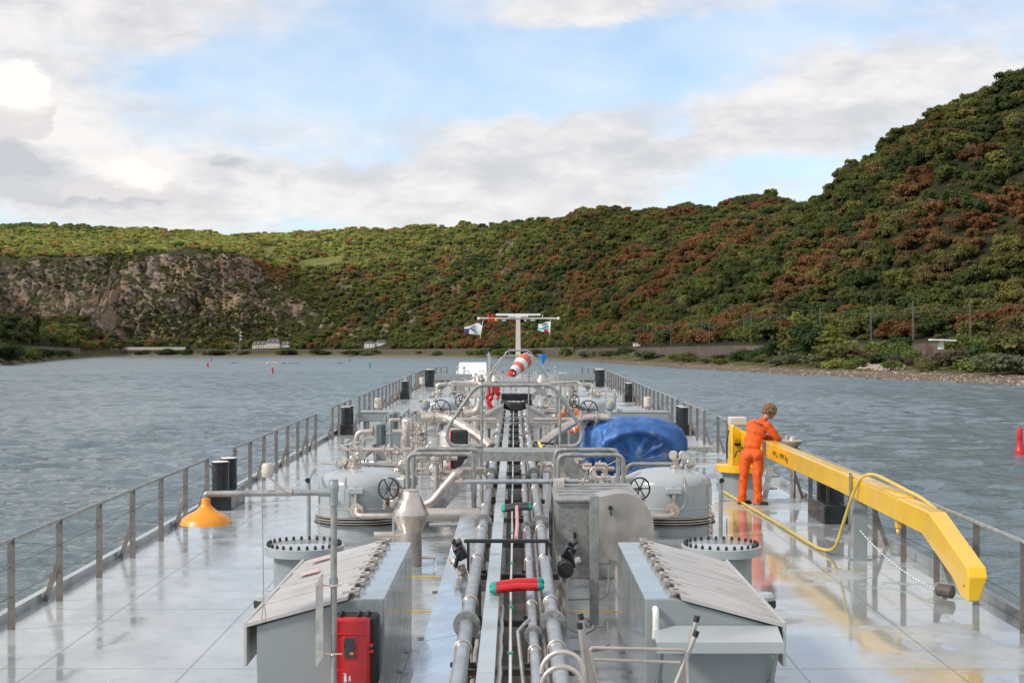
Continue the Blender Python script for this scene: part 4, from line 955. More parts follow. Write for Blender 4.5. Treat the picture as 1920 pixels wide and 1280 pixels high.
XB = thing('extinguisher_box', 'bright red extinguisher box with dark window in front of the left locker', 'extinguisher box', U(655, 1290, K+.2))
q = K+.12; c = U(655, 1228, q); m_ = MB().box((c.x, q+.1, c.z), (.31, .2, .56)); m_.build('case', RED, XB, bevel=.022)
MB().box((c.x, q-.003, c.z+.16), (.27, .012, .02)).box((c.x, q-.004, c.z-.19), (.26, .012, .15)).build('door_panel', RED, XB, bevel=.005)
MB().box((c.x+.0, q-.005, c.z+.055), (.088, .02, .155)).build('window', GLASS, XB, bevel=.004); MB().box((c.x, q-.004, c.z+.055), (.112, .012, .18)).build('window_frame', RED, XB, bevel=.006)
MB().box((c.x+.015, q-.016, c.z+.01), (.03, .002, .02)).build('tag', ORANGE, XB, smooth=0)
MB().box((c.x+.04, q+.16, c.z+.01), (.35, .18, .56)).build('back_shell', RUBBER, XB, bevel=.03)
for dx_ in (-.08, .06, .13): MB().bar((c.x+dx_-.012, q+.08, c.z+.265), (c.x+dx_+.02, q+.1, c.z+.32), .03, .035).build('hinge_finger', RUBBER, XB, bevel=.006)
for z_ in (.05, -.0): MB().box((c.x+.165, q+.03, c.z+z_+.02), (.035, .05, .022)).build('latch', RED, XB, bevel=.004)
MB().box((c.x+.163, q+.03, c.z+.045), (.03, .04, .03)).build('latch_core', RUBBER, XB)
m_ = MB(); x0, z0 = c.x-.035, c.z-.19
m_.box((x0, q-.012, z0), (.022, .004, .05)).box((x0+.002, q-.012, z0+.033), (.014, .004, .012)).box((x0-.006, q-.012, z0+.042), (.02, .004, .005)).box((x0+.035, q-.012, z0+.002), (.014, .004, .04)).box((x0+.035, q-.012, z0-.01), (.022, .004, .01)).build('pictogram', CLOTH, XB, smooth=0)
LD = thing('ladder_frame', 'upright steel ladder frame with black capped legs at the bottom edge', 'ladder', U(1200, 1290, 9.6))
for (p, q_) in (((1089, 1153), (1118, 1330)), ((1087, 1170), (1108, 1330)), ((1308, 1157), (1264, 1330)), ((1307, 1185), (1250, 1330))):
    y_ = 9.6 if p[1] < 1165 else 9.5; a, b_ = U(*p, y_), U(*q_, y_); MB().cyl(a, b_, .017).build('leg', STEEL_D, LD); MB().cyl(a-(b_-a).normalized()*.006, a+(b_-a).normalized()*.034, .0195).build('leg_cap', RUBBER, LD)
MB().tube([U(1128, 1330, 9.45), U(1106, 1215, 9.45), U(1287, 1219, 9.45), U(1293, 1330, 9.45)], .0115, 10, fil=.03).build('top_bar', STEEL, LD); MB().cyl(U(1114, 1237, 9.5), U(1276, 1243, 9.5), .0105).build('rung', STEEL, LD)
HL = thing('hose_hoops', 'two curved stainless hoops over the right pipe at the bottom edge', 'hoops', U(1055, 1290, 9))
for cx_, cy_, rr, y_ in ((1055, 1263, 40, 9.3), (1054, 1290, 39, 9.0)):
    k_ = y_/F; MB().tube([U(cx_-rr*math.cos(a_)*1.0, cy_-rr*math.sin(a_), y_) for a_ in [PI*i/16 for i in range(17)]]+[U(cx_+rr, cy_+60, y_)], .017, 12).build('hoop', STEEL, HL)
t_ = thing('bent_bar', 'thin bent galvanised bar standing between the middle pipes', 'bar', U(985, 1290, 9.8)); MB().tube([U(993, 1162, 9.9), U(984, 1170, 9.85), U(971, 1184, 9.8), U(986, 1330, 9.6)], .013, 8).build('bar', GALV, t_)

# ---- pipework beside and behind the domes
def pipe_thing(name, label, cat, segs, mat=STEEL, fl=(), loc=None, group=None):
    t_ = thing(name, label, cat, (segs[0][0][0].x, segs[0][0][0].y, 0) if loc is None else loc, group)
    for pts, r, fil in segs: MB().tube(pts, r, 14, fil=fil).build('pipe', mat, t_)
    for c_, ax, r in fl: MB().flange(c_, ax, r, .03, 8).build('flange', STEEL_D, t_)
    return t_
pipe_thing('cross_pipe', 'thick dull steel pipe running from the cone vent to the rack', 'pipe', [([U(785, 965, 21), U(900, 965, 21)], .10, 0)], STEEL_D)
pipe_thing('cross_pipe', 'thin galvanised pipe below the thick one left of the rack', 'pipe', [([U(805, 984, 20.6), U(875, 984, 20.6)], .028, 0)], GALV_P)
pipe_thing('swept_pipe', 'beige pipe sweeping up from the deck to the crossover on the left', 'pipe', [([U(775, 948, 21.4), U(806, 946, 21.4), U(840, 905, 21.4), U(858, 884, 21.4), U(900, 882, 22.4)], .065, .12)])
for s, lb in ((-1, 'fat bent stainless pipe on the left under the big stair rail'), (1, 'fat bent stainless pipe on the right crossing the orange lifebuoy')):
    f_ = lambda px, py, y: (lambda v: Vector((s*abs(v.x), v.y, v.z)))(U(px, py, y))
    pipe_thing('bent_pipe', lb, 'pipe', [([f_(790, 783, 31), f_(838, 781, 31), f_(893, 815, 30.4), f_(921, 838, 30)], .115 if s < 0 else .09, .22)], STEEL, [(f_(842, 784, 31), (1, 0, 0), .19), (f_(812, 784, 31), (1, 0, 0), .17), (f_(915, 836, 30.2), (.6, 0, -.6), .19)])
    pipe_thing('header_pipe', 'long straight stainless pipe %s of the rack behind the stair rail' % ('left' if s < 0 else 'right'), 'pipe', [([f_(835, 785, 34), f_(865, 786, 34), f_(930, 786, 34)], .042, .1)]+([([f_(900, 750, 36), f_(896, 772, 36), f_(870, 775, 36)], .10, .2)] if s < 0 else []), STEEL)
# pair of ribbed compressors
def compressor(cx_, y, top, k, label):
    t_ = thing('ribbed_compressor', label, 'compressor', (cx_, y, 0), 'grey ribbed compressors'); h_ = top
    MB().box((cx_, y, h_*.24), (.30*k, .30, h_*.46)).box((cx_, y, .03), (.38*k, .36, .06)).box((cx_, y, h_*.44), (.34*k, .3, .03)).box((cx_, y, h_*.22), (.34*k, .31, .03)).build('crankcase', PAINT, t_, bevel=.015)
    m_ = MB().lathe([(.10*k, h_*.46), (.10*k, h_*.97), (.06*k, h_*1.0)], (cx_, y, 0), n=20)
    for i in range(9): z_ = h_*(.5+.052*i); m_.lathe([(.105*k, z_), (.165*k, z_+.004), (.165*k, z_+.022), (.105*k, z_+.028)], (cx_, y, 0), n=24)
    m_.build('finned_cylinder', PAINT, t_)
    MB().box((cx_, y-.165*k, h_*.73), (.012, .01, h_*.46)).build('front_rib', PAINT_L, t_, smooth=0)
    for q in (-1, 1): MB().box((cx_+q*.19*k, y, h_*.78), (.06, .14, .22)).cyl((cx_+q*.19, y, h_*.80), (cx_+q*.26, y, h_*.80), .06).build('port_block', PAINT, t_, bevel=.012)
compressor(-3.29, 35, 1.0, 1.15, 'front grey ribbed compressor between two arched stainless pipes')
compressor(-3.22, 37.8, 1.12, 1.15, 'rear grey ribbed compressor partly hidden by the front one')
pipe_thing('arched_pipe', 'arched stainless pipe rising from the deck left of the front compressor', 'pipe', [([U(700, 809, 34.9), U(668, 809, 34.9), U(668, 866, 34.9), U(720, 868, 34.5)], .062, .18)], STEEL, [(U(668, 828, 34.9), (0, 0, 1), .12), (U(698, 809, 34.9), (1, 0, 0), .1), (U(688, 868, 34.7), (1, 0, 0), .1)])
pipe_thing('arched_pipe', 'arched stainless pipe right of the front compressor dropping to the deck', 'pipe', [([U(728, 809, 34.9), U(762, 809, 34.9), U(762, 868, 34.6), U(700, 869, 34.5)], .062, .18)], STEEL, [(U(762, 828, 34.9), (0, 0, 1), .12), (U(762, 850, 34.8), (0, 0, 1), .11), (U(732, 809, 34.9), (1, 0, 0), .1)])
pipe_thing('arched_pipe', 'arched stainless pipe right of the rear compressor beside the steel tank', 'pipe', [([U(750, 792, 37.8), U(782, 792, 37.8), U(782, 850, 37.8)], .062, .16)], STEEL, [(U(782, 809, 37.8), (0, 0, 1), .11), (U(755, 792, 37.8), (1, 0, 0), .1)])
pipe_thing('slanted_pipe', 'dull steel pipe slanting up behind the left pressure gauges', 'pipe', [([U(672, 863, 33.5), U(704, 838, 35.4)], .06, 0)], STEEL_D)
pipe_thing('relief_pipe', 'thin upright steel relief pipe left of the front compressor', 'pipe', [([U(682, 868, 34), U(682, 815, 34)], .012, 0)], STEEL, [(U(682, 833, 34), (0, 0, 1), .05), (U(682, 819, 34), (0, 0, 1), .03)])
# steel tanks
def tank(px, y, r, h_, label, mat=STEEL, dome_=.3):
    x = (px-965)*y/F; t_ = thing('steel_tank', label, 'tank', (x, y, 0), 'upright steel tanks on deck')
    MB().lathe([(r, .16), (r, h_-r*dome_*1.6)]+[(r*math.cos(a_), h_-r*dome_*1.6+r*dome_*1.6*math.sin(a_)) for a_ in [R(15*i) for i in range(1, 6)]]+[(.01, h_)], (x, y, 0), n=32).build('vessel', mat, t_)
    MB().lathe([(r*1.04, h_*.66), (r*1.05, h_*.665), (r*1.05, h_*.69), (r*1.04, h_*.695)], (x, y, 0), n=32).build('seam_band', STEEL_D, t_)
    for i in range(3): a_ = i*2.1+.6; MB().cyl((x+r*.8*math.cos(a_), y+r*.8*math.sin(a_), 0), (x+r*.8*math.cos(a_), y+r*.8*math.sin(a_), .2), .03).build('leg', STEEL_D, t_)
    return t_
tank(847, 30.2, .30, 1.17, 'round topped stainless tank behind the red framed black extinguisher')
tk = tank(763, 36.8, .16, 1.0, 'slim beige steel cylinder with a small red sign')
MB().box(((762-965)*36.6/F, 36.62, .87), (.13, .012, .06)).build('red_sign', RED, tk, smooth=0)
t_ = thing('fire_extinguisher', 'black extinguisher cabinet with bright red edge beside the stainless tank', 'extinguisher', U(861, 905, 28.6)); c = U(862, 842, 28.6)
MB().box(c, (.33, .26, .78)).build('cover', RUBBER, t_, bevel=.04); MB().box((c.x-.175, c.y-.1, c.z), (.025, .08, .80)).build('red_edge', RED, t_, bevel=.005); MB().box((c.x-.05, c.y, .15), (.2, .2, .3)).build('stand', PAINT, t_)
t_ = thing('ball_valve', 'round bolted steel valve with studs left of the hooped rail', 'valve', U(818, 860, 27)); c = U(818, 858, 27)
m_ = MB().ell(c, (.13, .12, .15)); [m_.flange(c+Vector((0, 0, z_)), (0, 0, 1), .15, .03, 12) for z_ in (-.02, .1)]; m_.cyl((c.x, c.y, 0), c, .05); m_.cyl((c.x-.35, c.y, c.z), (c.x+.4, c.y, c.z), .05).flange((c.x-.2, c.y, c.z), (1, 0, 0), .1, .04, 8).flange((c.x+.22, c.y, c.z), (1, 0, 0), .1, .04, 8); m_.build('body', STEEL_D, t_)
# small manifolds: clusters of upright pipes, elbows, flanges and gauges
def manifold(px, y, w, seed, label, top=1.0):
    g = random.Random(seed); x0 = (px-965)*y/F; t_ = thing('valve_manifold', label, 'manifold', (x0, y, 0), 'stainless valve manifolds')
    n = max(2, int(w/.28))
    hz = g.uniform(.3, .5); MB().cyl((x0-w/2, y, hz), (x0+w/2, y, hz), .045).flange((x0-w*.2, y, hz), (1, 0, 0), .09, .04, 8).flange((x0+w*.3, y, hz), (1, 0, 0), .09, .04, 8).build('header', STEEL, t_)
    for i in range(n):
        x = x0-w/2+w*(i+.5)/n+g.uniform(-.05, .05); yy = y+g.uniform(-.25, .25); h_ = top*g.uniform(.55, 1.0); r = g.choice((.022, .03, .045))
        m_ = MB().cyl((x, yy, 0), (x, yy, h_), r); 
        for k in range(g.randint(1, 3)): m_.flange((x, yy, h_*g.uniform(.3, .95)), (0, 0, 1), r*2, .03, 8)
        m_.build('riser', g.choice((STEEL, STEEL_D, GALV_P)), t_)
        typ = g.random(); m_ = MB()
        if typ < .35: m_.tube([(x, yy, h_-.02), (x, yy, h_+.06), (x+g.choice((-1, 1))*.22, yy, h_+.06)], r, 10, fil=.05).build('elbow', STEEL, t_)
        elif typ < .6: m_.box((x, yy, h_+.07), (.13, .13, .13)).cyl((x, yy-.06, h_+.07), (x, yy-.1, h_+.07), .04).build('actuator', PAINT_L, t_, bevel=.015)
        elif typ < .8: m2_ = MB(); gauge(m_, m2_, (x, yy-.03, h_+.1), (g.uniform(-.5, .5), -1, 0), .055); q_ = m_.build('gauge', STEEL, t_); m2_.build('dial', DIAL, q_)
        else: handwheel(m_, (x, yy, h_+.04), (0, -.3, 1), .08, .008).build('small_handwheel', BLACK, t_)
    for k in range(3):
        x = x0+g.uniform(-w/2, w/2); MB().tube([(x, y-.2, 0), (x, y-.2, g.uniform(.3, .7)), (x+g.uniform(-.4, .4), y-.15, .6)], .012, 6, fil=.06).build('small_line', STEEL_D, t_)
for a_ in [(800, 29, 1.1, 1, 'tangle of small stainless valves behind the left hooped rails', .85), (795, 33, .9, 2, 'stainless valve cluster below the large left handwheel', 1.1), (775, 40, .9, 3, 'valve cluster beyond the slim beige cylinder', 1.0),
           (1128, 33, .9, 4, 'stainless valve cluster behind the blue tarpaulin, left part', 1.1), (1140, 36, 1.0, 5, 'low valve cluster between the far right dome and the drip tray', .9), (1095, 40, .8, 6, 'valve cluster under the right black handwheel', 1.0),
           (810, 52, 1.1, 7, 'distant valve cluster on top of the far left deck', 1.1), (1135, 52, 1.1, 8, 'distant valve cluster on the far right deck', 1.1), (897, 62, 1.3, 9, 'distant valve cluster left of the crossing stairs', 1.2), (1045, 62, 1.3, 10, 'distant valve cluster right of the crossing stairs', 1.2),
           (915, 47, 1.0, 11, 'valve cluster just behind the red fire valves', 1.1), (1015, 46, .9, 12, 'valve cluster right of the pipes behind the stair rail', 1.2), (950, 66, 1.2, 13, 'small valve cluster in the middle below the windsock', 1.2), (880, 76, 1.6, 14, 'far valve cluster near the bow on the left', 1.3), (1040, 76, 1.6, 15, 'far valve cluster near the bow on the right', 1.3),
           (925, 33, .6, 16, 'narrow valve cluster left of the pipes under the platform', .8), (1020, 33, .6, 17, 'narrow valve cluster right of the pipes under the platform', .8), (745, 31, .8, 18, 'low valve cluster in front of the rear compressor', .5), (1140, 27, .5, 19, 'small low valve cluster beside the blue tarpaulin', .35), (858, 48, .6, 20, 'valve cluster inboard of the distant left dome', 1.15), (1068, 50, .6, 21, 'valve cluster inboard of the distant right dome', 1.15), (790, 44, 1.2, 40, 'dense steel valve cluster left of the steel tank', 1.11), (870, 36, 1.4, 41, 'dense steel valve cluster just outboard of the left stair rail', 1.22), (905, 52, 1.3, 42, 'dense steel valve cluster inboard on the left beyond the red valves', 1.21), (1030, 52, 0.8, 43, 'dense steel valve cluster inboard on the right beyond the stair rail', 0.96), (1060, 44, 1.5, 44, 'dense steel valve cluster between the lifebuoy and the far dome', 1.06), (850, 58, 1.4, 45, 'dense steel valve cluster left of the far stairs', 0.76), (1085, 58, 1.1, 46, 'dense steel valve cluster right of the far stairs', 0.84), (930, 84, 1.2, 47, 'dense steel valve cluster close to the bow mast on the left', 1.02), (1000, 84, 0.8, 48, 'dense steel valve cluster close to the bow mast on the right', 0.82), (760, 34, 1.0, 49, 'dense steel valve cluster right beside the rear compressor', 1.20), (735, 29, 1.3, 50, 'dense steel valve cluster behind the nearest left dome', 0.60), (890, 29, 0.9, 51, 'dense steel valve cluster under the left fat bent pipe', 0.60), (1045, 29, 1.4, 52, 'dense steel valve cluster under the right fat bent pipe', 0.60), (1110, 29, 0.9, 53, 'dense steel valve cluster left of the blue tarpaulin', 0.60), (690, 33, 1.2, 54, 'dense steel valve cluster left of the front compressor', 0.77), (1150, 42, 0.8, 55, 'dense steel valve cluster between the blue tarpaulin and the far right dome', 1.18)]: manifold(*a_)
for s, nm in ((-1, 'left'), (1, 'right')):
    f_ = lambda x, z, y: Vector((s*x, y, z))
    for (k, pts, r_, wh) in [(0, [(.75, .9, 41), (2.1, .9, 41), (2.1, .3, 41), (2.1, .3, 44)], .05, 'square bend behind the handwheels'), 
                         (2, [(.55, .6, 50), (3.2, .6, 50), (3.2, .0, 50)], .07, 'long straight run to the far dome'), (3, [(.6, .5, 58), (1.4, 1.1, 58), (2.6, 1.1, 60), (2.6, 0, 60)], .08, 'slanting rise before the far stairs'),
                         (4, [(.7, .35, 27.5), (1.6, .35, 27.5), (1.6, .35, 33), (2.2, .35, 33)], .05, 'low run along the deck near the crossover'), (5, [(.9, .8, 66), (3.6, .8, 66), (3.6, .1, 66)], .09, 'high run in front of the bow portals')]:
        pipe_thing('deck_pipe', 'stainless deck pipe on the %s, %s' % (nm, wh), 'pipe', [([f_(*p) for p in pts], r_, .16)], STEEL if k % 2 else STEEL_D, [(f_(*pts[0]).lerp(f_(*pts[1]), q), f_(*pts[1])-f_(*pts[0]), r_*1.9) for q in (.15, .5, .85)], None, 'stainless deck pipes')
# little sensor pots with yellow tops
for px, py, y, lb in ((798, 758, 36, 'grey float pot with yellow top left of the black handwheels'), (1144, 760, 36, 'grey float pot with yellow top right of the black handwheels')):
    c = U(px, py, y); t_ = thing('float_pot', lb, 'pot', (c.x, c.y, 0), 'grey float pots'); MB().lathe([(.05, -.14), (.11, -.08), (.12, .02), (.10, .08), (.04, .09)], c, n=18).build('pot', PAINT, t_); MB().cyl((c.x, c.y, 0), (c.x, c.y, c.z-.1), .045).flange((c.x, c.y, c.z-.3), (0, 0, 1), .09, .03, 8).build('stem', STEEL_D, t_)
    MB().cyl(c+Vector((0, 0, .09)), c+Vector((0, 0, .11)), .05).build('yellow_top', STICK, t_)
# central cabinets, red fire valves, black hoses
for s, lb in ((-1, 'sloping topped grey cable cabinet left of the pipes'), (1, 'sloping topped grey cable cabinet right of the pipes')):
    f_ = lambda px, py, y: (lambda v: Vector((s*abs(v.x), v.y, v.z)))(U(px, py, y))
    t_ = thing('cable_cabinet', lb, 'cabinet', f_(928, 800, 38)); P = [f_(912, 781, 38), f_(942, 764, 38), f_(942, 803, 38), f_(912, 803, 38)]
    MB().prism(P, (0, 1.6, 0)).build('body', STEEL_D, t_, smooth=0, bevel=.01); MB().prism([f_(908, 778, 37.95), f_(944, 759, 37.95), f_(944, 764, 37.95), f_(908, 783, 37.95)], (0, 1.7, 0)).build('lid', GALV, t_, smooth=0)
    for px in (916, 938): p = f_(px, 803, 38.5); MB().cyl(p, (p.x, p.y, 0), .03).build('leg', GALV, t_)
t_ = thing('fire_valves', 'bright red fire main valves and bent pipes left of the pipe rack', 'fire valve', U(918, 800, 39.5))
MB().tube([U(917, 722, 41), U(917, 748, 41)], .04, 10).build('red_pipe', RED, t_)
MB().tube([U(923, 744, 40), U(914, 752, 40), U(921, 762, 40), U(919, 769, 40)], .06, 10, fil=.1).flange(U(918, 745, 40), (0, 1, 0), .11, .05, 8).build('red_pipe', RED, t_)
MB().ell(U(930, 731, 41), (.1, .08, .1)).flange(U(930, 729, 40.9), (0, -1, 0), .12, .05, 8).flange(U(934, 738, 40.9), (.3, -1, 0), .07, .04, 6).cyl(U(934, 748, 40.8), U(933, 746, 40.5), .05).build('valve_body', RED, t_)
MB().cyl(U(925, 738, 40.9), U(914, 743, 40.7), .045).build('hose_end', RUBBER, t_); MB().cyl(U(917, 768, 40), (U(917, 768, 40).x, 40, 0), .04).build('riser', STEEL_D, t_)
t_ = thing('black_hoses', 'bundle of thick black hoses slung across the pipes', 'hoses', U(968, 760, 39))
for i in range(5): MB().tube([U(941, 752+i*2, 39.2), U(955, 757+i*2.4, 39), U(968, 758+i*2.4, 39), U(982, 756+i*2.2, 39), U(995, 750+i*2, 39.2)], .05, 10, fil=.2).build('hose', RUBBER, t_)
MB().box(U(968, 744, 40.6), (.85, .3, .2)).build('hose_tray', BLACK, t_, smooth=0)
for px in (941, 994): p = U(px, 756, 39.4); MB().box((p.x, p.y, p.z/2), (.06, .06, p.z)).build('tray_leg', GALV, t_)
t_ = thing('handle_box', 'yellow handled grip on a black bar right of the pipes', 'handle', U(1012, 834, 25)); MB().cyl(U(1010, 828, 25), U(1018, 845, 24.9), .025).build('yellow_grip', STICK, t_); MB().bar(U(1000, 829, 25.1), U(1040, 832, 25.1), .03, .03).build('bar', BLACK, t_); MB().cyl(U(1016, 842, 25), (U(1016, 842, 25).x, 25, 0), .02).build('stem', STEEL_D, t_)

# ---- drip trays, portals, drum, white slab, exhaust
for s, lb in ((-1, 'long grey drip tray standing across the left deck'), (1, 'long grey drip tray behind the blue tarpaulin on the right deck')):
    t_ = thing('drip_tray', lb, 'tray', (s*3.95, 46, 0), 'grey drip trays'); xa, xb = s*2.95, s*4.95
    MB().box(((xa+xb)/2, 46, .50), (2.0, 1.2, .30)).build('tray_body', PAINT, t_, smooth=0, bevel=.02); MB().box(((xa+xb)/2, 46, .652), (2.04, 1.24, .012)).build('rim', PAINT_L, t_, smooth=0)
    for x in (xa+s*.15, xb-s*.15):
        for y in (45.6, 46.4): MB().box((x, y, .18), (.1, .1, .36)).build('leg', PAINT, t_, smooth=0)
for s, lb in ((-1, 'far grey portal beam on the left with a steel cylinder under it'), (1, 'far grey portal beam on the right with a steel cylinder under it')):
    t_ = thing('grey_portal', lb, 'portal', (s*3.0, 71, 0), 'grey portal beams near the bow')
    MB().box((s*3.05, 71, .98), (1.85, 1.1, .30)).build('beam', PAINT, t_, smooth=0, bevel=.015); MB().box((s*3.85, 71.2, .42), (.12, .9, .83)).build('side_plate', PAINT, t_, smooth=0); MB().prism([(s*3.78, 71, .83), (s*3.78, 71, .1), (s*3.2, 71, .83)], (0, .03, 0)).build('gusset', PAINT, t_, smooth=0)
    MB().cyl((s*2.75, 71, 0), (s*2.75, 71, .83), .25, n=26).build('cylinder', STEEL_D, t_)
t_ = thing('grey_drum', 'round pale grey drum on a stalk right of the windsock', 'drum', U(1061, 740, 73)); c = U(1061, 711, 73); MB().lathe([(.33, 0), (.37, .02), (.37, .34), (.35, .36)], c, n=30).build('drum', PAINT_L, t_); MB().cyl((c.x, c.y, 0), c, .1).build('stalk', STEEL_D, t_); MB().cyl(c+Vector((0, -.1, .3)), c+Vector((0, -.1, .4)), .02).build('pin', STEEL_D, t_)
t_ = thing('white_hatch', 'large plain white slab standing tilted near the bow', 'hatch', U(882, 720, 79)); MB().prism([U(862, 680, 79), U(912, 680, 79), U(913, 722, 77.5), U(847, 722, 77.5)], (0, .12, .03)).build('slab', WHITE, t_, smooth=0, bevel=.02); p_ = U(880, 700, 79); MB().bar((p_.x, 79.1, .95), (p_.x, 79.7, 0), .06, .06).build('prop', PAINT, t_)
t_ = thing('exhaust_pipe', 'upright steel exhaust with a black angled mouth', 'exhaust', U(919, 722, 64)); MB().tube([(U(919, 0, 64).x, 64, 0), U(919, 672, 64), U(913, 660, 64)], .085, 12, fil=.12).build('pipe', STEEL_D, t_); MB().tube([U(914, 663, 64), U(911, 657.5, 64)], [.092, .092], 12).build('black_mouth', RUBBER, t_)
t_ = thing('signal_cone', 'bright blue signal cone hanging point down on a thin stalk', 'signal cone', U(1018, 684, 62)); MB().lathe([(.004, -.23), (.215, .21), (.21, .22), (.01, .225)], U(1018, 674, 62), n=24).build('cone', BLUE, t_)
c = U(1018, 684, 62); MB().cyl((c.x, 62, 0), c, .014, n=6).build('stalk', STEEL, t_)
# windsock
t_ = thing('windsock', 'red and white striped windsock drooping on a thin pole', 'windsock', U(994, 800, 34)); A_, B_ = U(984, 677, 34), U(961, 699, 33.5); n_ = 6
cpt = [A_+Vector((.06, 0, .05)), A_+Vector((0, 0, .015)), A_.lerp(B_, .28)+Vector((0, 0, .02)), A_.lerp(B_, .5)+Vector((0, 0, .005)), A_.lerp(B_, .72)+Vector((0, 0, -.0)), B_, B_+Vector((-.07, -.04, -.07))]
rad = [.155, .18, .175, .155, .13, .11, .10]
SOCKR = material('red_cloth', (.62, .13, .09), .7, var=.12, vscale=9)
for i in range(6):
    if i == 5: MB().tube([cpt[5], cpt[6], cpt[5]], [.108, .10, .092], 20, cap=False).build('mouth', RED, t_)
    else: MB().tube([cpt[i], cpt[i].lerp(cpt[i+1], .5), cpt[i+1]], [rad[i], (rad[i]+rad[i+1])/2*.99, rad[i+1]], 20, cap=i == 0).build('cloth_band', CLOTH if i % 2 == 0 else SOCKR, t_)
MB().torus(cpt[0], (A_-B_), .158, .01, 24, 6).build('hoop', CLOTH, t_); MB().cyl(U(992, 676, 34.3), (U(990, 700, 34.3).x, 34.3, 0), .018, n=8).bar(cpt[0], U(992, 678, 34.3), .014, .014).build('pole', GALV, t_)
# lifebuoy and locker behind it
t_ = thing('life_ring_stand', 'grey blue sloping box with the lifebuoy hung in front', 'locker', U(1070, 840, 39)); MB().prism([U(1042, 742, 39), U(1100, 766, 39), U(1100, 843, 39), U(1042, 843, 39)], (0, 1.2, 0)).build('box', PAINT, t_, smooth=0, bevel=.015); MB().bar(U(1040, 739, 39.6), U(1102, 764, 39.6), 1.4, .03).build('lid', PAINT_L, t_, smooth=0)
t_ = thing('lifebuoy', 'orange lifebuoy with pale bands hung on the grey blue box', 'lifebuoy', U(1069, 788, 38.6)); c = U(1069, 788, 38.75); MB().torus(c, (0, -1, .1), .285, .08, 40, 12).build('ring', material('buoy_orange', (.80, .16, .02), .55), t_)
a, b2, d = frame((0, -1, .1))
for i in range(4):
    g0 = PI/8+i*PI/2; MB().tube([c+a*(.285*math.cos(g0+q))+b2*(.285*math.sin(g0+q)) for q in (-.08, 0, .08)], .085, 12).build('band', CLOTH, t_)
MB().torus(c, (0, -1, .1), .36, .008, 40, 5).build('grab_line', CLOTH, t_)

# ---- blue tarpaulin
TARP = material('blue_tarpaulin', (.028, .115, .34), .5, var=.3, vscale=2.2, rvar=.1, bump=.03, bscale=3.2, spots=((.20, .29, .45), 1.3, .50))
t_ = thing('covered_reel', 'large round hose reel wrapped in a creased blue tarpaulin', 'reel', (2.58, 31.3, 0), None)
nu, nv = 150, 64; g = np.random.default_rng(3); VV = []
for j in range(nv+1):
    for i in range(nu):
        th = 2*PI*i/nu; f = j/nv; h_ = f**.82*PI*.5     # f 0 bottom edge, 1 top
        prof = math.cos(max(0, (f-.28)/.72)**1.25*PI/2)**.85 if f > .28 else .66+.34*(f/.28)**.8
        z = 1.36*(math.sin(max(0, f)*PI/2)**.86) if f > 0 else 0; z = max(.03, z-.02)
        x = math.cos(th)*1.13*prof; y = math.sin(th)*.80*prof
        k = abs(math.sin(th*6+f*2+2*math.sin(f*5+th)))**.5*.035+(math.sin(th*17+2.2*math.sin(th*3)+f*3)*.5+.5)**2*.05+(fbm(np.array(th*4.+f*2), np.array(f*5.+th), 4)-.5)*.06
        sc = 1+float(k)*(1.25-f)*1.3
        x *= sc; y *= sc; z += (.35-abs(2*float(fbm(np.array(x*2.1+9), np.array(y*3.7+z*2+4), 4))-1))*.07*min(1, f*3)
        # recessed round front under the rolled rim
        if y < 0:
            dx_, dz_ = (x-.10)/.80, (z-.42)/.58; rr = math.hypot(dx_, dz_)
            if rr < 1.05:
                w_ = min(1, (1.05-rr)/.14); an = math.atan2(dz_, dx_); y = y*(1-.25*w_)+w_*(.05*math.sin(an*11+rr*3)+.02*math.sin(an*29+1))*min(1, rr*1.6)
            elif rr < 1.28: y -= .05*math.sin((rr-1.05)/.23*PI)
        VV.append((x+2.58-2.58, y, max(.02+.06*math.sin(th*5)**2*(1 if f < .05 else 0), z)))
QQ = [(j*nu+i, j*nu+(i+1) % nu, (j+1)*nu+(i+1) % nu, (j+1)*nu+i) for j in range(nv) for i in range(nu)]
o = np_mesh('tarpaulin', VV, QQ, TARP, parent=t_, smooth=True)
MB().ell((2.68, 30.83, .50), (.24, .06, .16)).build('dark_opening', RUBBER, t_)
m_ = MB(); c = Vector((2.66, 30.74, .48))
for i in range(7): a_ = i*.9; m_.cyl(c, c+Vector((.17*math.cos(a_), -.02, .11*math.sin(a_))), .008, n=5)
m_.build('reel_spokes', BROWN, t_); MB().box((2.05, 30.9, .04), (.5, .3, .06), (0, 0, .4)).box((3.1, 31, .04), (.4, .4, .06)).build('base_frame', GALV, t_)

# ---- crane on the right
CR = thing('deck_crane', 'long yellow deck crane lying along the right rail with bent tip', 'crane', (4.66, 29.3, 0))
xl = lambda y: float(np.interp(y, [14.9, 15.3, 16.7, 26.5, 30], [4.785, 4.80, 4.87, 4.68, 4.61]))
ztp = lambda y: 1.17-(26.5-y)*.003 if y < 26.5 else 1.17+(y-26.5)*.01
MB().lathe([(.36, 0), (.36, .28), (.40, .29), (.40, .33)], (4.66, 29.4, 0), n=32).build('pedestal', PAINT, CR)
MB().lathe([(.50, .335), (.51, .34), (.51, .47), (.49, .48)], (4.66, 29.4, 0), n=36).build('turntable', YEL, CR)
MB().prism([(4.42, 29.15, .47), (4.88, 29.15, .47), (4.88, 29.15, 1.12), (4.74, 29.15, 1.16), (4.50, 29.15, 1.30), (4.42, 29.15, 1.30)], (0, .28, 0)).build('column', YEL, CR, smooth=0, bevel=.015)
MB().tube([(4.46, 29.05, .48), (4.44, 29.0, 1.24), (4.46, 29.02, 1.29)], .035, 10).build('lift_cylinder', YEL, CR)
MB().box((4.68, 29.9, 1.34), (.36, .34, .17)).build('winch_cover', BEIGE, CR, bevel=.02)
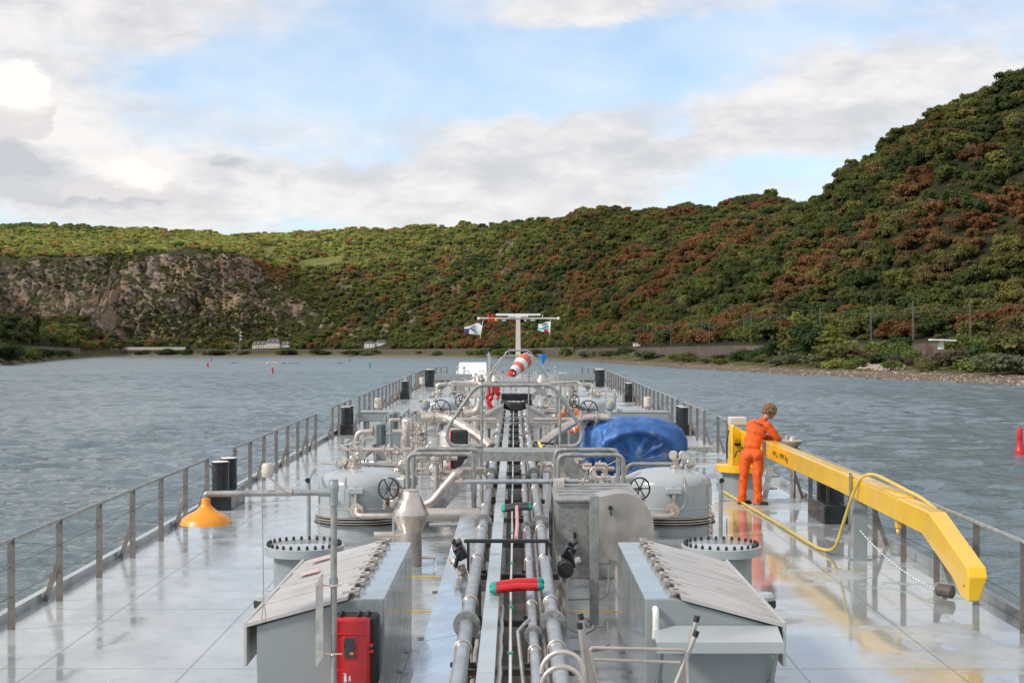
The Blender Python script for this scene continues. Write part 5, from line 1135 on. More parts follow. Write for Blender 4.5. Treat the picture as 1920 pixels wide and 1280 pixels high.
cb = MB().box((4.60, 29.10, .91), (.2, .06, .05)).build('control_block', BLACK, CR, bevel=.005)
for i in range(5): MB().cyl((4.52+i*.04, 29.07, .93), (4.52+i*.04, 29.0, 1.02+.02*(i % 2)), .008, n=6).build('lever', BLACK, cb)
MB().tube([(4.50, 29.0, .66), (4.52, 28.97, .78), (4.60, 28.96, .8), (4.66, 29.0, .6), (4.68, 29.04, .48)], .014, 8, fil=.06).tube([(4.36, 29.2, .6), (4.34, 29.1, .9), (4.38, 29.1, 1.2)], .012, 6).build('hydraulic_hose', RUBBER, CR)
side = [(29.2, 1.19), (21, ztp(21)), (16.7, 1.09), (15.05, .715), (14.98, .62), (15.0, .36), (15.28, .36), (15.62, .50), (17.0, .80), (21, ztp(21)-.30), (29.2, .88)]
BM = MB(); N_ = 11
BM.prism([(0, 0, 0)]*3, (0, 0, 0)) if False else None
Lp = [Vector((xl(y), y, z)) for y, z in side]; BM.prism(Lp, (.205, 0, 0))
for i_ in (5, 6): v_ = BM.v[len(BM.v)-len(Lp)+i_]; BM.v[len(BM.v)-len(Lp)+i_] = (v_[0]-.085, v_[1], v_[2])
BM.build('boom', YEL, CR, smooth=0, bevel=.014)
MB().prism([(xl(20.3)-.004, 20.3, ztp(20.3)+.001), (xl(18.0)-.004, 18.0, 1.09+(18-16.7)*.0151+.002), (xl(18)+.209, 18.0, 1.09+(18-16.7)*.0151+.002), (xl(20.3)+.209, 20.3, ztp(20.3)+.001)], (0, 0, .006)).build('wear_plate', YEL, CR, smooth=0)
MB().box((xl(20.25)-.012, 20.25, 1.02), (.012, .12, .36)).box((xl(20.25)-.03, 20.19, 1.02), (.04, .012, .36)).build('guide_bracket', GALV, CR, smooth=0)
MB().cyl((xl(15.15)-.004, 15.15, .50), (xl(15.15)+.21, 15.15, .50), .012).build('tip_pin', RUBBER, CR)
MB().box((xl(18.3)+.1, 18.3, .76), (.05, .12, .14)).torus((xl(18.3)+.1, 18.3, .66), (1, 0, 0), .04, .013, 16, 6).build('hook_block', YEL, CR)
mt = Matrix(((.0194, 0, -1, xl(25.2)-.004), (-1, 0, -.0194, 25.2), (0, 1, 0, 1.01), (0, 0, 0, 1)))
text_mesh('WLL 999 kg', .14, BLACK, CR, mt, .001, sx=1.9)
t_ = thing('boom_rest', 'grey square post carrying the middle of the yellow boom', 'post', (4.86, 20.15, 0)); MB().box((4.88, 20.15, .44), (.2, .2, .875)).build('post', PAINT, t_, bevel=.01, smooth=0); MB().box((4.88, 20.15, .012), (.34, .34, .02)).build('base_plate', PAINT, t_, smooth=0)
t_ = thing('yellow_hose', 'yellow hose lying on the wet deck and looped over the crane boom', 'hose', (4.2, 27, 0))
pts = [(4.15, 28.6, .03), (4.22, 27, .03), (4.30, 25.2, .03), (4.38, 23.4, .03), (4.43, 21.8, .03), (4.48, 20.75, .04), (4.58, 20.35, .12), (4.66, 20.2, .45), (4.72, 19.95, .85), (4.79, 19.8, 1.12), (4.86, 19.7, 1.22), (4.95, 19.5, 1.245), (5.03, 19.0, 1.20), (5.07, 18.4, 1.16), (5.09, 17.8, 1.13), (5.10, 17.2, 1.06)]
def crm(P, n=8):
    P = [Vector(p) for p in P]; o_ = []
    for i in range(len(P)-1):
        a, b, c, d = P[max(i-1, 0)], P[i], P[i+1], P[min(i+2, len(P)-1)]
        for k in range(n):
            t = k/n; o_.append(.5*((2*b)+(c-a)*t+(2*a-5*b+4*c-d)*t*t+(3*b-a-3*c+d)*t**3))
    return o_+[P[-1]]
MB().tube(crm(pts), .023, 10).build('hose', HOSE, t_)
t_ = thing('mooring_line', 'green and white twisted rope from the boom rest to a round weight', 'rope', (4.9, 19, 0)); A_, B_ = Vector((4.86, 20.0, .42)), Vector((5.10, 17.1, .10)); m_, m2_ = MB(), MB()
rp_ = [A_.lerp(B_, i/60)-Vector((0, 0, .10*4*(i/60)*(1-i/60))) for i in range(61)]
m_.tube(rp_, .007, 6); [m2_.ell(p, (.0105, .022, .0105), 6, 4) for p in rp_[::2]]; q_ = m_.build('rope', CLOTH, t_); m2_.build('green_strand', TEAL, q_)
t_ = thing('round_weight', 'dark round weight hanging on the rope near the right rail', 'weight', (5.2, 17.1, 0)); MB().tube([(5.10, 17.15, .10), (5.12, 17.13, .10), (5.24, 17.0, .095), (5.25, 16.99, .095)], [.05, .078, .078, .06], 22).build('drum', material('brown_float', (.10, .08, .07), .6), t_)
t_ = thing('step_ladder', 'small bare aluminium step ladder leaning behind the man', 'steps', (4.85, 26.8, 0))
for dy in (0, .42): MB().bar((4.95, 27.4+dy*.3, .62), (4.66+dy*.25, 26.6+dy*1.2, .0), .03, .10, (1, 0, 0)).build('stringer', GALV, t_, smooth=0)
for f in (.3, .65): MB().box((4.95-.27*f+.03, 27.4-.6*f+.1, .62-.6*f), (.28, .30, .025), (0, 0, .5)).build('tread', GALV, t_, smooth=0)
t_ = thing('capstan_head', 'white capstan head with a wide rim beyond the boom', 'capstan', (5.33, 27.3, 0)); MB().lathe([(.04, 0), (.04, .98), (.10, 1.0), (.19, 1.09), (.20, 1.12), (.17, 1.14), (.06, 1.15), (.05, 1.2), (.02, 1.21)], (5.33, 27.3, 0), n=28).build('head', STEEL, t_); MB().cyl((5.22, 27.3, 1.14), (5.22, 27.3, 1.22), .02).cyl((5.40, 27.3, 1.14), (5.40, 27.3, 1.2), .02).build('knob', BEIGE, t_)
for x, y, lb in ((-5.0, 52, 'beige lamp box on a stalk by the left rail'), (4.95, 53, 'beige lamp box on a stalk by the right rail'), (-4.95, 76, 'distant beige lamp box near the left bow rail')):
    t_ = thing('lamp_box', lb, 'lamp box', (x, y, 0), 'beige lamp boxes along the rails'); MB().lathe([(.10, .42), (.14, .45), (.14, .78), (.11, .8)], (x, y, 0), n=16).build('housing', BEIGE, t_); MB().cyl((x, y, 0), (x, y, .45), .05).build('stalk', STEEL_D, t_)
for px, y in ((683, 52), (708, 50), (1160, 50), (1175, 52), (570, 24)):
    pass

# ---- bow mast with flags
ym = 91.; MS = thing('bow_mast', 'pale bow mast with long crossarm, radar bar and red lamps', 'mast', (U(971.5, 0, ym).x, ym, .3)); P_ = lambda px, py: U(px, py, ym)
w_ = lambda px: px*ym/F
MB().box(((P_(971.5, 598).x), ym, (P_(0, 598).z+.35)/2), (.36, .3, P_(0, 598).z-.35), taper=.75).build('mast_post', BEIGE, MS, smooth=0, bevel=.01)
MB().cyl(P_(899, 596.5), P_(1045, 597), .055, n=8).build('crossarm', BEIGE, MS)
for px in (897.5, 1047): MB().ell(P_(px, 597), (.1, .1, .1), 8, 6).build('arm_end', WHITE, MS)
MB().box(P_(971.5, 590), (w_(84), .2, .13)).box(P_(971.5, 593), (w_(38), .2, .08)).build('radar_bar', WHITE, MS, bevel=.02); MB().box(P_(971.5, 595.5), (.35, .3, .12)).build('radar_base', BEIGE, MS)
LR = material('red_lamp', (.45, .02, .015), .3, var=.15)
for px, py in ((917, 591.5), (924, 591.5), (917, 599.5), (924, 599.5), (930.5, 599)): MB().cyl(P_(px, py+2.6), P_(px, py-2.6), .10, n=12).build('red_lamp', LR if px < 930 else ORANGE, MS)
for px in (945, 999): MB().box(P_(px, 600.5), (.28, .14, .05)).build('flood_lamp', WHITE, MS)
MB().ell(P_(985, 601), (.06, .06, .06), 8, 6).cyl(P_(1017, 595), P_(1017, 591), .035).build('small_lamp', WHITE, MS)
def flag(c4, mats, label, text, bands):
    t_ = thing('flag', label, 'flag', P_(*c4[0]), 'flags on the bow mast'); nx, ny = 22, 14; A, B, C, D = [P_(*q) for q in c4]
    V_ = []
    for j in range(ny+1):
        for i in range(nx+1):
            s_, r_ = i/nx, j/ny; p = (A.lerp(B, s_)).lerp(D.lerp(C, s_), r_); p.y += .12*math.sin(s_*7+r_*2)*s_; p.z += .03*math.sin(s_*6+r_); V_.append(tuple(p-t_.location))
    for nm, mt_, test in bands:
        Q_ = [(j*(nx+1)+i, j*(nx+1)+i+1, (j+1)*(nx+1)+i+1, (j+1)*(nx+1)+i) for j in range(ny) for i in range(nx) if test((i+.5)/nx, (j+.5)/ny)]
        ix = np.unique(np.array(Q_)); rm_ = {int(k): i for i, k in enumerate(ix)}
        o = np_mesh(nm, np.array(V_)[ix], [[rm_[k] for k in q] for q in Q_], mt_, parent=t_, smooth=True)
        md = o.modifiers.new('thick', 'SOLIDIFY'); md.thickness = .012
    dvec = (A-D).normalized(); MB().cyl(A+dvec*.12, D-dvec*.15, .018, n=6).build('halyard', CLOTH, t_)
    return t_, A, B, C, D
fl1, A, B, C, D = flag([(905.5, 603), (868, 622), (887, 619), (901, 629.5)][0:1]+[(871, 613), (869, 622.5), (901, 629.5)], None, 'white flag with navy corners flying left of the mast', None,
    [('navy_corner', NAVY, lambda s, r: s+r*1.0 < .30 or (s > .70 and r > .35)), ('cloth', CLOTH, lambda s, r: not (s+r*1.0 < .30 or (s > .70 and r > .35)))])
mtx = lambda p, ang: Matrix.Translation(p) @ Matrix.Rotation(ang, 4, 'Y') @ Matrix.Rotation(PI/2, 4, 'X')
m_ = MB()
for i, (px, py, L_) in enumerate(((889, 611, .16), (888, 614, .3), (886, 617.5, .34), (891, 620.5, .22), (894, 624, .12))): m_.box(P_(px, py)+Vector((0, -.16, 0)), (L_, .008, .05 if i != 2 else .10), (0, R(25), 0))
m_.build('dark_print', NAVY, fl1, smooth=0)
fl2, A, B, C, D = flag([(1032.5, 603), (1009.5, 607), (1008, 619), (1031, 623.5)], None, 'white flag with teal and red stripes flying right of the mast', None,
    [('teal_stripe', material('teal_cloth', (.03, .30, .38), .7), lambda s, r: .5 < r+.12*math.sin(s*6) < .72 and s > .12), ('red_patch', material('crimson_cloth', (.62, .05, .10), .7), lambda s, r: r > .72 and .15 < s < .5), ('cloth', CLOTH, lambda s, r: not ((.5 < r+.12*math.sin(s*6) < .72 and s > .12) or (r > .72 and .15 < s < .5)))])
m_ = MB(); m_.box(P_(1021, 607.5)+Vector((0, -.14, 0)), (.42, .008, .06), (0, R(-10), 0)); m_.build('dark_print', NAVY, fl2, smooth=0)

# ================================================================== the man
PB = Vector((4.43, 26.5, 0))
def body_union(mb, voxel, it):
    o = mb.build('tmp_body', PAINT, None, smooth=0); rm = o.modifiers.new('r', 'REMESH'); rm.mode = 'VOXEL'; rm.voxel_size = voxel
    sm = o.modifiers.new('s', 'SMOOTH'); sm.iterations = it; sm.factor = .5
    me = bpy.data.meshes.new_from_object(o.evaluated_get(bpy.context.evaluated_depsgraph_get())); bpy.data.objects.remove(o); me.materials.clear(); return me
def limb(mb, pts, rs):
    P = crm([PB+Vector(p) for p in pts], 5); n = len(P); r = [float(np.interp(i/(n-1)*(len(rs)-1), range(len(rs)), rs)) for i in range(n)]
    mb.tube(P, r, 16); mb.ell(P[0], (r[0],)*3); mb.ell(P[-1], (r[-1],)*3)
m_ = MB()
limb(m_, [(-.10, .03, .93), (-.13, .04, .72), (-.15, .05, .50), (-.165, .06, .28), (-.18, .06, .08)], [.115, .105, .085, .075, .082])     # left trouser leg
limb(m_, [(.08, -.03, .93), (.10, -.05, .72), (.085, -.08, .50), (.09, -.09, .28), (.085, -.10, .07)], [.12, .108, .088, .078, .088])
for c_, rr in (((-.01, .0, .94), (.185, .15, .14)), ((.0, .01, 1.08), (.165, .13, .13)), ((.03, .04, 1.20), (.175, .135, .15)), ((.08, .08, 1.34), (.20, .15, .15)), ((.13, .12, 1.46), (.20, .15, .12)), ((-.07, -.06, .92), (.09, .1, .11)), ((.07, -.1, .92), (.09, .09, .11))):
    m_.ell(PB+Vector(c_), rr, 20, 14, (0, R(8), R(-28)))
limb(m_, [(.28, .0, 1.46), (.37, .0, 1.36), (.46, .02, 1.25), (.50, .06, 1.225)], [.085, .078, .066, .06])       # right upper arm
limb(m_, [(.50, .06, 1.225), (.49, .20, 1.225), (.46, .36, 1.22)], [.062, .055, .044])
limb(m_, [(-.0, .25, 1.46), (.12, .36, 1.34), (.27, .42, 1.24), (.30, .44, 1.23)], [.08, .075, .064, .056])      # left arm, far side
limb(m_, [(.30, .44, 1.23), (.40, .40, 1.225), (.46, .36, 1.22)], [.056, .05, .042])
limb(m_, [(.17, .14, 1.50), (.25, .18, 1.57), (.31, .21, 1.63)], [.075, .062, .058])                             # neck
H = PB+Vector((.37, .24, 1.70)); fd = Vector((.78, .52, -.32)).normalized(); rt = fd.cross(Vector((0, 0, 1))).normalized(); upv = rt.cross(fd).normalized()
HM = Matrix((rt, fd, upv)).transposed()
def hp(x, y, z): return H+HM @ Vector((x, y, z))
m_.ell(H, (.078, .098, .112), 20, 14, HM.to_euler()); m_.ell(hp(0, .045, -.055), (.055, .055, .062), 16, 10, HM.to_euler())
m_.ell(hp(0, .105, -.022), (.013, .020, .026), 10, 8, HM.to_euler()); m_.ell(hp(0, .09, .022), (.05, .02, .012), 10, 8, HM.to_euler()); m_.ell(hp(0, .088, -.066), (.024, .014, .010), 10, 8, HM.to_euler()); m_.ell(hp(0, .075, -.10), (.022, .02, .018), 10, 8, HM.to_euler())
for s in (-1, 1): m_.ell(hp(s*.079, -.005, -.015), (.010, .020, .032), 10, 8, HM.to_euler())
# folded hands on the boom, five fingers each
def hand(w, d, side_):
    w = PB+Vector(w); d = Vector(d).normalized(); n_ = Vector((0, 0, 1)); l_ = d.cross(n_).normalized()
    m_.ell(w+d*.045, (.045, .045, .018), 12, 8, (0, 0, math.atan2(d.y, d.x)))
    for i, L_ in enumerate((.070, .080, .075, .058)):
        b0_ = w+d*.08+l_*(-.030+i*.020); m_.tube([b0_, b0_+d*L_*.5+n_*.006, b0_+d*L_*.85-n_*.012, b0_+d*L_-n_*.03], [.0095, .009, .008, .0065], 8)
    b0_ = w+d*.02+l_*side_*.035; m_.tube([b0_, b0_+l_*side_*.025+d*.025, b0_+l_*side_*.03+d*.06-n_*.01], [.012, .011, .008], 8)
hand((.46, .37, 1.222), (-.2, 1, 0), -1); hand((.47, .35, 1.205), (1, -.25, 0), 1)
# shoes' ankles
for x, y in ((-.18, .06), (.09, -.10)): m_.ell(PB+Vector((x+.02, y+.01, .055)), (.06, .06, .05))
me = body_union(m_, .0115, 5)
SKIN = material('skin', (.48, .26, .18), .5, var=.08, vscale=20)
CVR = material('orange_coverall', (.74, .105, .010), .75, var=.2, vscale=5, bump=.004, bscale=16, spots=((.42, .085, .025), 2.6, .55))
PZ = 1.205
n = len(me.vertices); co_ = np.empty(n*3, np.float32); me.vertices.foreach_get('co', co_); co_ = co_.reshape(-1, 3)
loc = co_-np.array(PB)
# cloth folds, strongest at knees, waist and elbows
nr_ = np.empty(n*3, np.float32); me.vertices.foreach_get('normal', nr_); nr_ = nr_.reshape(-1, 3)
z_ = loc[:, 2]; an = np.arctan2(loc[:, 1], loc[:, 0]+.0)
isneck = (np.linalg.norm(co_-np.array(H), axis=1) < .15) | ((loc[:, 0] > .21) & (z_ > 1.575))
amp = np.where(isneck, 0, .006+.010*np.exp(-((z_-.50)/.14)**2)+.013*np.exp(-((z_-.17)/.13)**2)+.011*np.exp(-((z_-1.07)/.08)**2)+.008*np.exp(-((z_-1.3)/.1)**2))
hands = (np.hypot(loc[:, 0]-.47, loc[:, 1]-.40) < .16) & (loc[:, 1] > .375)
amp = np.where(hands, 0, amp)
fold = np.sin(z_*38+np.sin(an*2+z_*9)*3.5+loc[:, 0]*30-loc[:, 1]*22)*.28+(fbm(loc[:, 0]*14+z_*7, loc[:, 1]*14+z_*11, 4)-.5)*2.4
co_ = co_+nr_*(amp*fold)[:, None]
belt = np.exp(-((z_-1.045)/.018)**2)*(~isneck)*(np.abs(loc[:, 0]) < .3); co_ = co_-nr_*(belt*.012)[:, None]
co_ -= np.array(PB)
me.vertices.foreach_set('co', co_.astype(np.float32).ravel())
for q in (CVR, SKIN): me.materials.append(q)
cen = np.empty(len(me.polygons)*3, np.float32); me.polygons.foreach_get('center', cen); cen = cen.reshape(-1, 3); Hl = np.array(H-PB)
sk = (np.linalg.norm(cen-Hl, axis=1) < .135) | ((cen[:, 0] > .24) & (cen[:, 2] > 1.59)) | ((np.hypot(cen[:, 0]-.47, cen[:, 1]-.42) < .15) & (cen[:, 1] > .385)) | ((cen[:, 2] < .045))
me.polygons.foreach_set('material_index', sk.astype(np.int32)); me.polygons.foreach_set('use_smooth', np.ones(len(me.polygons), bool)); me.update()
MAN = thing('person', 'man in orange coverall with curly fair hair leaning on the yellow boom', 'person', PB)
ob = bpy.data.objects.new('body', me); COL.objects.link(ob); ob.parent = MAN
HAIR = material('curly_hair', (.26, .155, .08), .6, var=.5, vscale=22, bump=.006, bscale=45)
hm = MB(); g = random.Random(4)
for i in range(230):
    a_ = g.uniform(0, 2*PI); z0 = g.uniform(-.55, 1); r_ = math.sqrt(max(0, 1-z0*z0)); v_ = Vector((r_*math.cos(a_), r_*math.sin(a_), z0))
    if v_.y > .45 and v_.z < .45: continue
    c_ = hp(v_.x*.108, v_.y*.12-.02, v_.z*.125+.03); s_ = g.uniform(.016, .030); hm.torus(c_, (g.gauss(0, 1), g.gauss(0, 1), g.gauss(0, 1)), s_, s_*.42, 9, 5)
hm.ell(hp(0, -.024, .028), (.100, .108, .118), 18, 12, HM.to_euler())
hm.build('hair', HAIR, MAN)
for s in (-1, 1): MB().ell(hp(s*.03, .096, .004), (.012, .006, .008), 8, 6).build('eye', GLASS, MAN)
for (x, y), a_ in (((-.18, .06), R(15)), ((.09, -.10), R(-8))):
    sm_ = MB(); d_ = Vector((math.cos(a_), math.sin(a_), 0)); c_ = PB+Vector((x, y, 0)); e_ = (0, 0, a_)
    sm_.ell(c_+d_*.02+Vector((0, 0, .045)), (.085, .05, .045), 14, 8, e_).ell(c_+d_*.10+Vector((0, 0, .035)), (.095, .05, .034), 14, 8, e_).box(c_+d_*.055+Vector((0, 0, .012)), (.27, .088, .022), e_)
    sm_.build('shoe', RUBBER, MAN, bevel=.006)
# pocket flap and back lettering
from mathutils.bvhtree import BVHTree
bv = BVHTree.FromPolygons([tuple(Vector(v.co)+PB) for v in me.vertices], [tuple(p.vertices) for p in me.polygons])
def on_body(px, py): 
    o_ = Vector((0, 0, EYE)); d_ = (U(px, py, 26.5)-o_).normalized(); h_ = bv.ray_cast(o_, d_); return h_[0], h_[1]
cu = bpy.data.curves.new('t', 'FONT'); cu.body = 'chemgas'; cu.size = 1; cu.align_x = 'CENTER'; cu.align_y = 'CENTER'; cu.resolution_u = 2
tm = bpy.data.objects.new('t', cu); COL.objects.link(tm); tme = bpy.data.meshes.new_from_object(tm.evaluated_get(bpy.context.evaluated_depsgraph_get())); bpy.data.objects.remove(tm)
wd = max(v.co.x for v in tme.vertices)-min(v.co.x for v in tme.vertices)
ok = True
for v in tme.vertices:
    s_ = v.co.x/wd; px = 1422.5+s_*21+v.co.y*.0; py = 793.5+s_*7-v.co.y*7.5
    h_, n_ = on_body(px, py)
    if h_ is None: ok = False; break
    v.co = h_+Vector((0, -.006, 0))-PB
if ok:
    tme.materials.clear(); tme.materials.append(BLACK); to = bpy.data.objects.new('back_lettering', tme); COL.objects.link(to); to.parent = MAN
fm_ = MB(); P4 = []
for px, py in ((1412, 841), (1424, 843), (1423, 848), (1413, 845)):
    h_, n_ = on_body(px, py)
    if h_: P4.append(h_+Vector((0, -.008, 0)))
if len(P4) == 4: fm_.prism(P4, (0, .012, 0)).build('pocket_flap', CVR, MAN, smooth=0)

# ================================================================== THE BANKS
def Wp(px, py, D): return Vector(((px-PX0)*D/F, D, CAM_H+(HOR-py)*D/F))
def s0_(u): return float(np.interp(u, TU, [r[1] for r in TB]))
def e0_(u): return float(smooth_interp(np.array([float(u)]), TPY)[0][4])+2
STONE = material('brown_stone_wall', (.105, .078, .062), .9, var=.4, vscale=.5, bump=.05, bscale=1.2)
CONC = material('pale_parapet', (.17, .16, .145), .85, var=.2, vscale=.3)
MASTM = material('mast_green_grey', (.14, .15, .135), .7)
def bank_wall(name, label, u0, u1, step, mat, top, bot, cap=None, sink=3., cat='wall'):
    c = Wp(u0, 660, e0_(u0)); t_ = thing(name, label, cat, (c.x, c.y, 0), ship=False)
    us_ = np.arange(u0, u1+.1, step); A = []
    for u in us_: D = e0_(u)-1.5; A.append(((u-PX0)*D/F, D))
    for part, m_, z0, z1, th in (('wall_face', mat, bot-sink, top, .8), ('parapet', cap or CONC, top, top+.55, .5)):
        mb = MB(); R_ = [[Vector((x, y-.0, z0)), Vector((x, y+th, z0)), Vector((x, y+th, z1)), Vector((x, y, z1))] for x, y in A]; mb.loft(R_); mb.build(part, m_, t_, smooth=0)
bank_wall('embankment_wall', 'long brown stone railway wall along the right bank', 1085, 2400, 12, STONE, 7.3, 3.9, STONE)
bank_wall('embankment_wall', 'brown stone road wall along the far bank under the cliffs', 205, 1080, 10, STONE, 8.4, 3.9, CONC)
bank_wall('roadside_wall', 'pale road parapet on the brown wall of the near left bank', -350, 150, 10, material('left_wall_brown', (.20, .13, .085), .9, var=.4, vscale=.4, bump=.05), 8.6, 4.5, CONC)
def lowwall(px0, px1, py0, py1, D, label, mat=CONC):
    a, b = Wp(px0, py1, D), Wp(px1, py0, D); t_ = thing('gallery_wall', label, 'wall', (a.x, D, a.z-1), ship=False); MB().box(((a.x+b.x)/2, D, (a.z+b.z)/2-.5), (b.x-a.x, 2, b.z-a.z+1)).build('wall_face', mat, t_, smooth=0)
    MB().box(((a.x+b.x)/2, D, b.z+.15), (b.x-a.x+1, 2.8, .3)).build('roof_slab', CONC, t_, smooth=0)
lowwall(152, 348, 650, 655, 1962, 'long pale flat roofed gallery at the foot of the left cliffs', BEIGE)
SLATE = material('slate_roof', (.085, .075, .08), .7, var=.2, vscale=.4); WIN = material('far_window', (.03, .03, .035), .3); PLAST = material('pale_plaster', (.74, .66, .56), .85, var=.06); WHP = material('white_plaster', (.78, .75, .70), .8, var=.05)
def house(px0, px1, base, eave, ridge, D, label, wall, roof, nwin, dormers=0, rows=1, dep=11, group=None):
    a, b = Wp(px0, base, D), Wp(px1, eave, D); z0 = a.z-1.5; rz = Wp(0, ridge, D).z; cx_ = (a.x+b.x)/2
    t_ = thing('house', label, 'house', (cx_, D, z0), group, ship=False)
    MB().box((cx_, D+dep/2, (z0+b.z)/2), (b.x-a.x, dep, b.z-z0)).build('wall', wall, t_, smooth=0)
    e = .5; ze = b.z+.01
    mb = MB(); mb.add([(a.x-e, D-e, ze), (b.x+e, D-e, ze), (b.x+e, D+dep+e, ze), (a.x-e, D+dep+e, ze), (a.x+2, D+dep/2, rz), (b.x-2, D+dep/2, rz)], [(0, 1, 5, 4), (1, 2, 5), (2, 3, 4, 5), (3, 0, 4), (0, 3, 2, 1)]); rf = mb.build('roof', roof, t_, smooth=0)
    for r in range(rows):
        for i in range(nwin):
            x = a.x+(b.x-a.x)*(i+.5)/nwin; z = z0+1.5+(b.z-z0-1.5)*(r+.55)/rows; MB().box((x, D-.02, z), (.95, .12, min(1.5, (b.z-z0-1.5)/rows*.6))).build('window', WIN, t_, smooth=0)
    for i in range(dormers):
        x = a.x+(b.x-a.x)*(i+.5)/dormers; z = b.z+(rz-b.z)*.35; q = MB().box((x, D+1.4, z), (1.5, 2.2, 1.5)).build('dormer', wall, rf, smooth=0)
    for q in (.25, .75): x = a.x+(b.x-a.x)*q; MB().box((x, D+dep/2, rz+.3), (.9, .9, 1.8)).build('chimney', STONE, rf, smooth=0)
    return t_
house(473, 543, 653, 645.5, 639, 1962, 'long pale two storey inn with dark mansard roof and dormers on the far bank', PLAST, SLATE, 15, 9, 2, 13)
house(499, 524, 652.5, 642, 634, 1960, 'taller middle wing of the long pale inn on the far bank', PLAST, SLATE, 6, 3, 2, 14)
house(437, 452, 654, 650, 648, 1958, 'small brown shed beside the pale signal tower', STONE, SLATE, 2)
house(683, 702, 652.5, 643, 639.5, 1835, 'left half of the white double house on the far bank', WHP, SLATE, 3, 0, 2, 9, None)
house(704, 725, 652.5, 641.5, 637, 1838, 'right half of the white double house on the far bank', WHP, SLATE, 4, 0, 2, 10, None)
MB_ = None
D_ = 1950.; a = Wp(450, 655, D_); t_ = thing('signal_tower', 'slim pale signal tower with boxes at its top on the far bank', 'tower', (a.x, D_, a.z), ship=False); zt = Wp(450, 621, D_).z
MB().cyl(a, (a.x, D_, zt), .75, .5, n=8).build('tower_mast', CONC, t_)
for py in (623, 629, 636): z = Wp(0, py, D_).z; MB().box((a.x+1, D_, z), (2.6, 1.2, 1.7)).build('signal_box', PLAST, t_, smooth=0)
a = Wp(1767, 652, 340); t_ = thing('rail_shelter', 'small flat white roofed shelter beside the railway on the right bank', 'shelter', a, ship=False); MB().box(Wp(1767, 637.5, 340), (5.6, 3.6, .35), (0, R(2), 0)).build('roof', WHP, t_, smooth=0); MB().box(Wp(1764, 645, 340), (1.0, 1.5, 2.4)).build('wall', WHP, t_, smooth=0)
a = Wp(1194, 649, 735); t_ = thing('track_hut', 'tiny beige hut beside the far end of the railway wall', 'hut', a, ship=False); MB().box(Wp(1194, 645.5, 735), (3.6, 3, 2.2)).build('wall', PLAST, t_, smooth=0); MB().box(Wp(1194, 641.8, 735), (4, 3.4, .4)).build('roof', CONC, t_, smooth=0)
def van(px, py, D, label, mat, big=1.):
    c = Wp(px, py, D); c.z = 8.75; t_ = thing('parked_van', label, 'van', c, 'vehicles on the far bank road', ship=False); L_ = 5.2*big
    MB().prism([(c.x-L_/2, c.y-1, c.z+.4), (c.x+L_/2, c.y-1, c.z+.4), (c.x+L_/2, c.y-1, c.z+1.2), (c.x+L_*.36, c.y-1, c.z+2.3*big), (c.x-L_/2, c.y-1, c.z+2.4*big)], (0, 2, 0)).build('body', mat, t_, smooth=0)
    MB().box((c.x+L_*.28, c.y-1.01, c.z+1.6*big), (L_*.2, .05, .6)).build('window', WIN, t_, smooth=0)
    for q in (-.32, .32): MB().cyl((c.x+L_*q, c.y-1.05, c.z+.38), (c.x+L_*q, c.y-.8, c.z+.38), .38, n=12).build('wheel', RUBBER, t_)
van(275, 657, 1966, 'white van on the far bank road below the cliffs, left one', WHP, 1.35); van(316, 654, 1966, 'white van on the far bank road below the cliffs, middle one', WHP, 1.3); van(262, 654, 1968, 'dark van on the far bank road nearest the left bank', NAVY)
van(693, 652, 1842, 'orange vehicle parked before the white double house', ORANGE, 1.5); van(560, 654, 1950, 'white vehicle right of the long pale inn', WHP)

# ---- railway masts
ORD = ['first', 'second', 'third', 'fourth', 'fifth', 'sixth', 'seventh', 'eighth', 'ninth', 'tenth', 'eleventh', 'twelfth', 'thirteenth', 'fourteenth', 'fifteenth', 'sixteenth']
ml = [(1819, 562, 6), (1712, 564, 9), (1633, 575, 10), (1538, 577, 12), (1408.5, 585, 11), (1394.5, 592, 18), (1330, 600, 12), (1316, 593, 18), (1294, 603, 20), (1258, 600, 12), (1246, 616, 18), (1230, 603, 20), (1221.6, 620, 12), (1207, 610, 16)]
for i, (px, tp, dd) in enumerate(ml):
    D = e0_(px)+dd; a = Wp(px, 660, D); zt = Wp(px, tp, D).z; t_ = thing('railway_mast', ORD[i]+' overhead line mast from the right beside the railway', 'mast', (a.x, D, 8.4), 'overhead line masts of the railway', ship=False)
    mb = MB(); w0, w1 = .42, .22
    for sx in (-1, 1):
        for sy in (-1, 1): mb.bar((a.x+sx*w0/2, D+sy*w0/2, 8.3), (a.x+sx*w1/2, D+sy*w1/2, zt), .055, .055)
    n_ = 12
    for k in range(n_):
        f0, f1 = k/n_, (k+1)/n_; z0, z1 = 8.3+(zt-8.3)*f0, 8.3+(zt-8.3)*f1; s_ = 1 if k % 2 else -1; wa, wb = w0+(w1-w0)*f0, w0+(w1-w0)*f1
        mb.bar((a.x-s_*wa/2, D-w0/2, z0), (a.x+s_*wb/2, D-w0/2, z1), .05, .05)
    mb.build('lattice', MASTM, t_, smooth=0)
    s_ = -1 if i % 2 else 1; MB().bar((a.x, D, zt-1.2), (a.x+s_*.4-1.6, D-2.6, zt-1.5), .08, .08).bar((a.x, D, zt-2.4), (a.x+s_*.4-1.6, D-2.6, zt-1.6), .05, .05).build('bracket_arm', MASTM, t_, smooth=0)
t_ = thing('contact_wires', 'thin overhead railway wires strung between the masts', 'wires', (0, 300, 14), ship=False)
pr_ = None
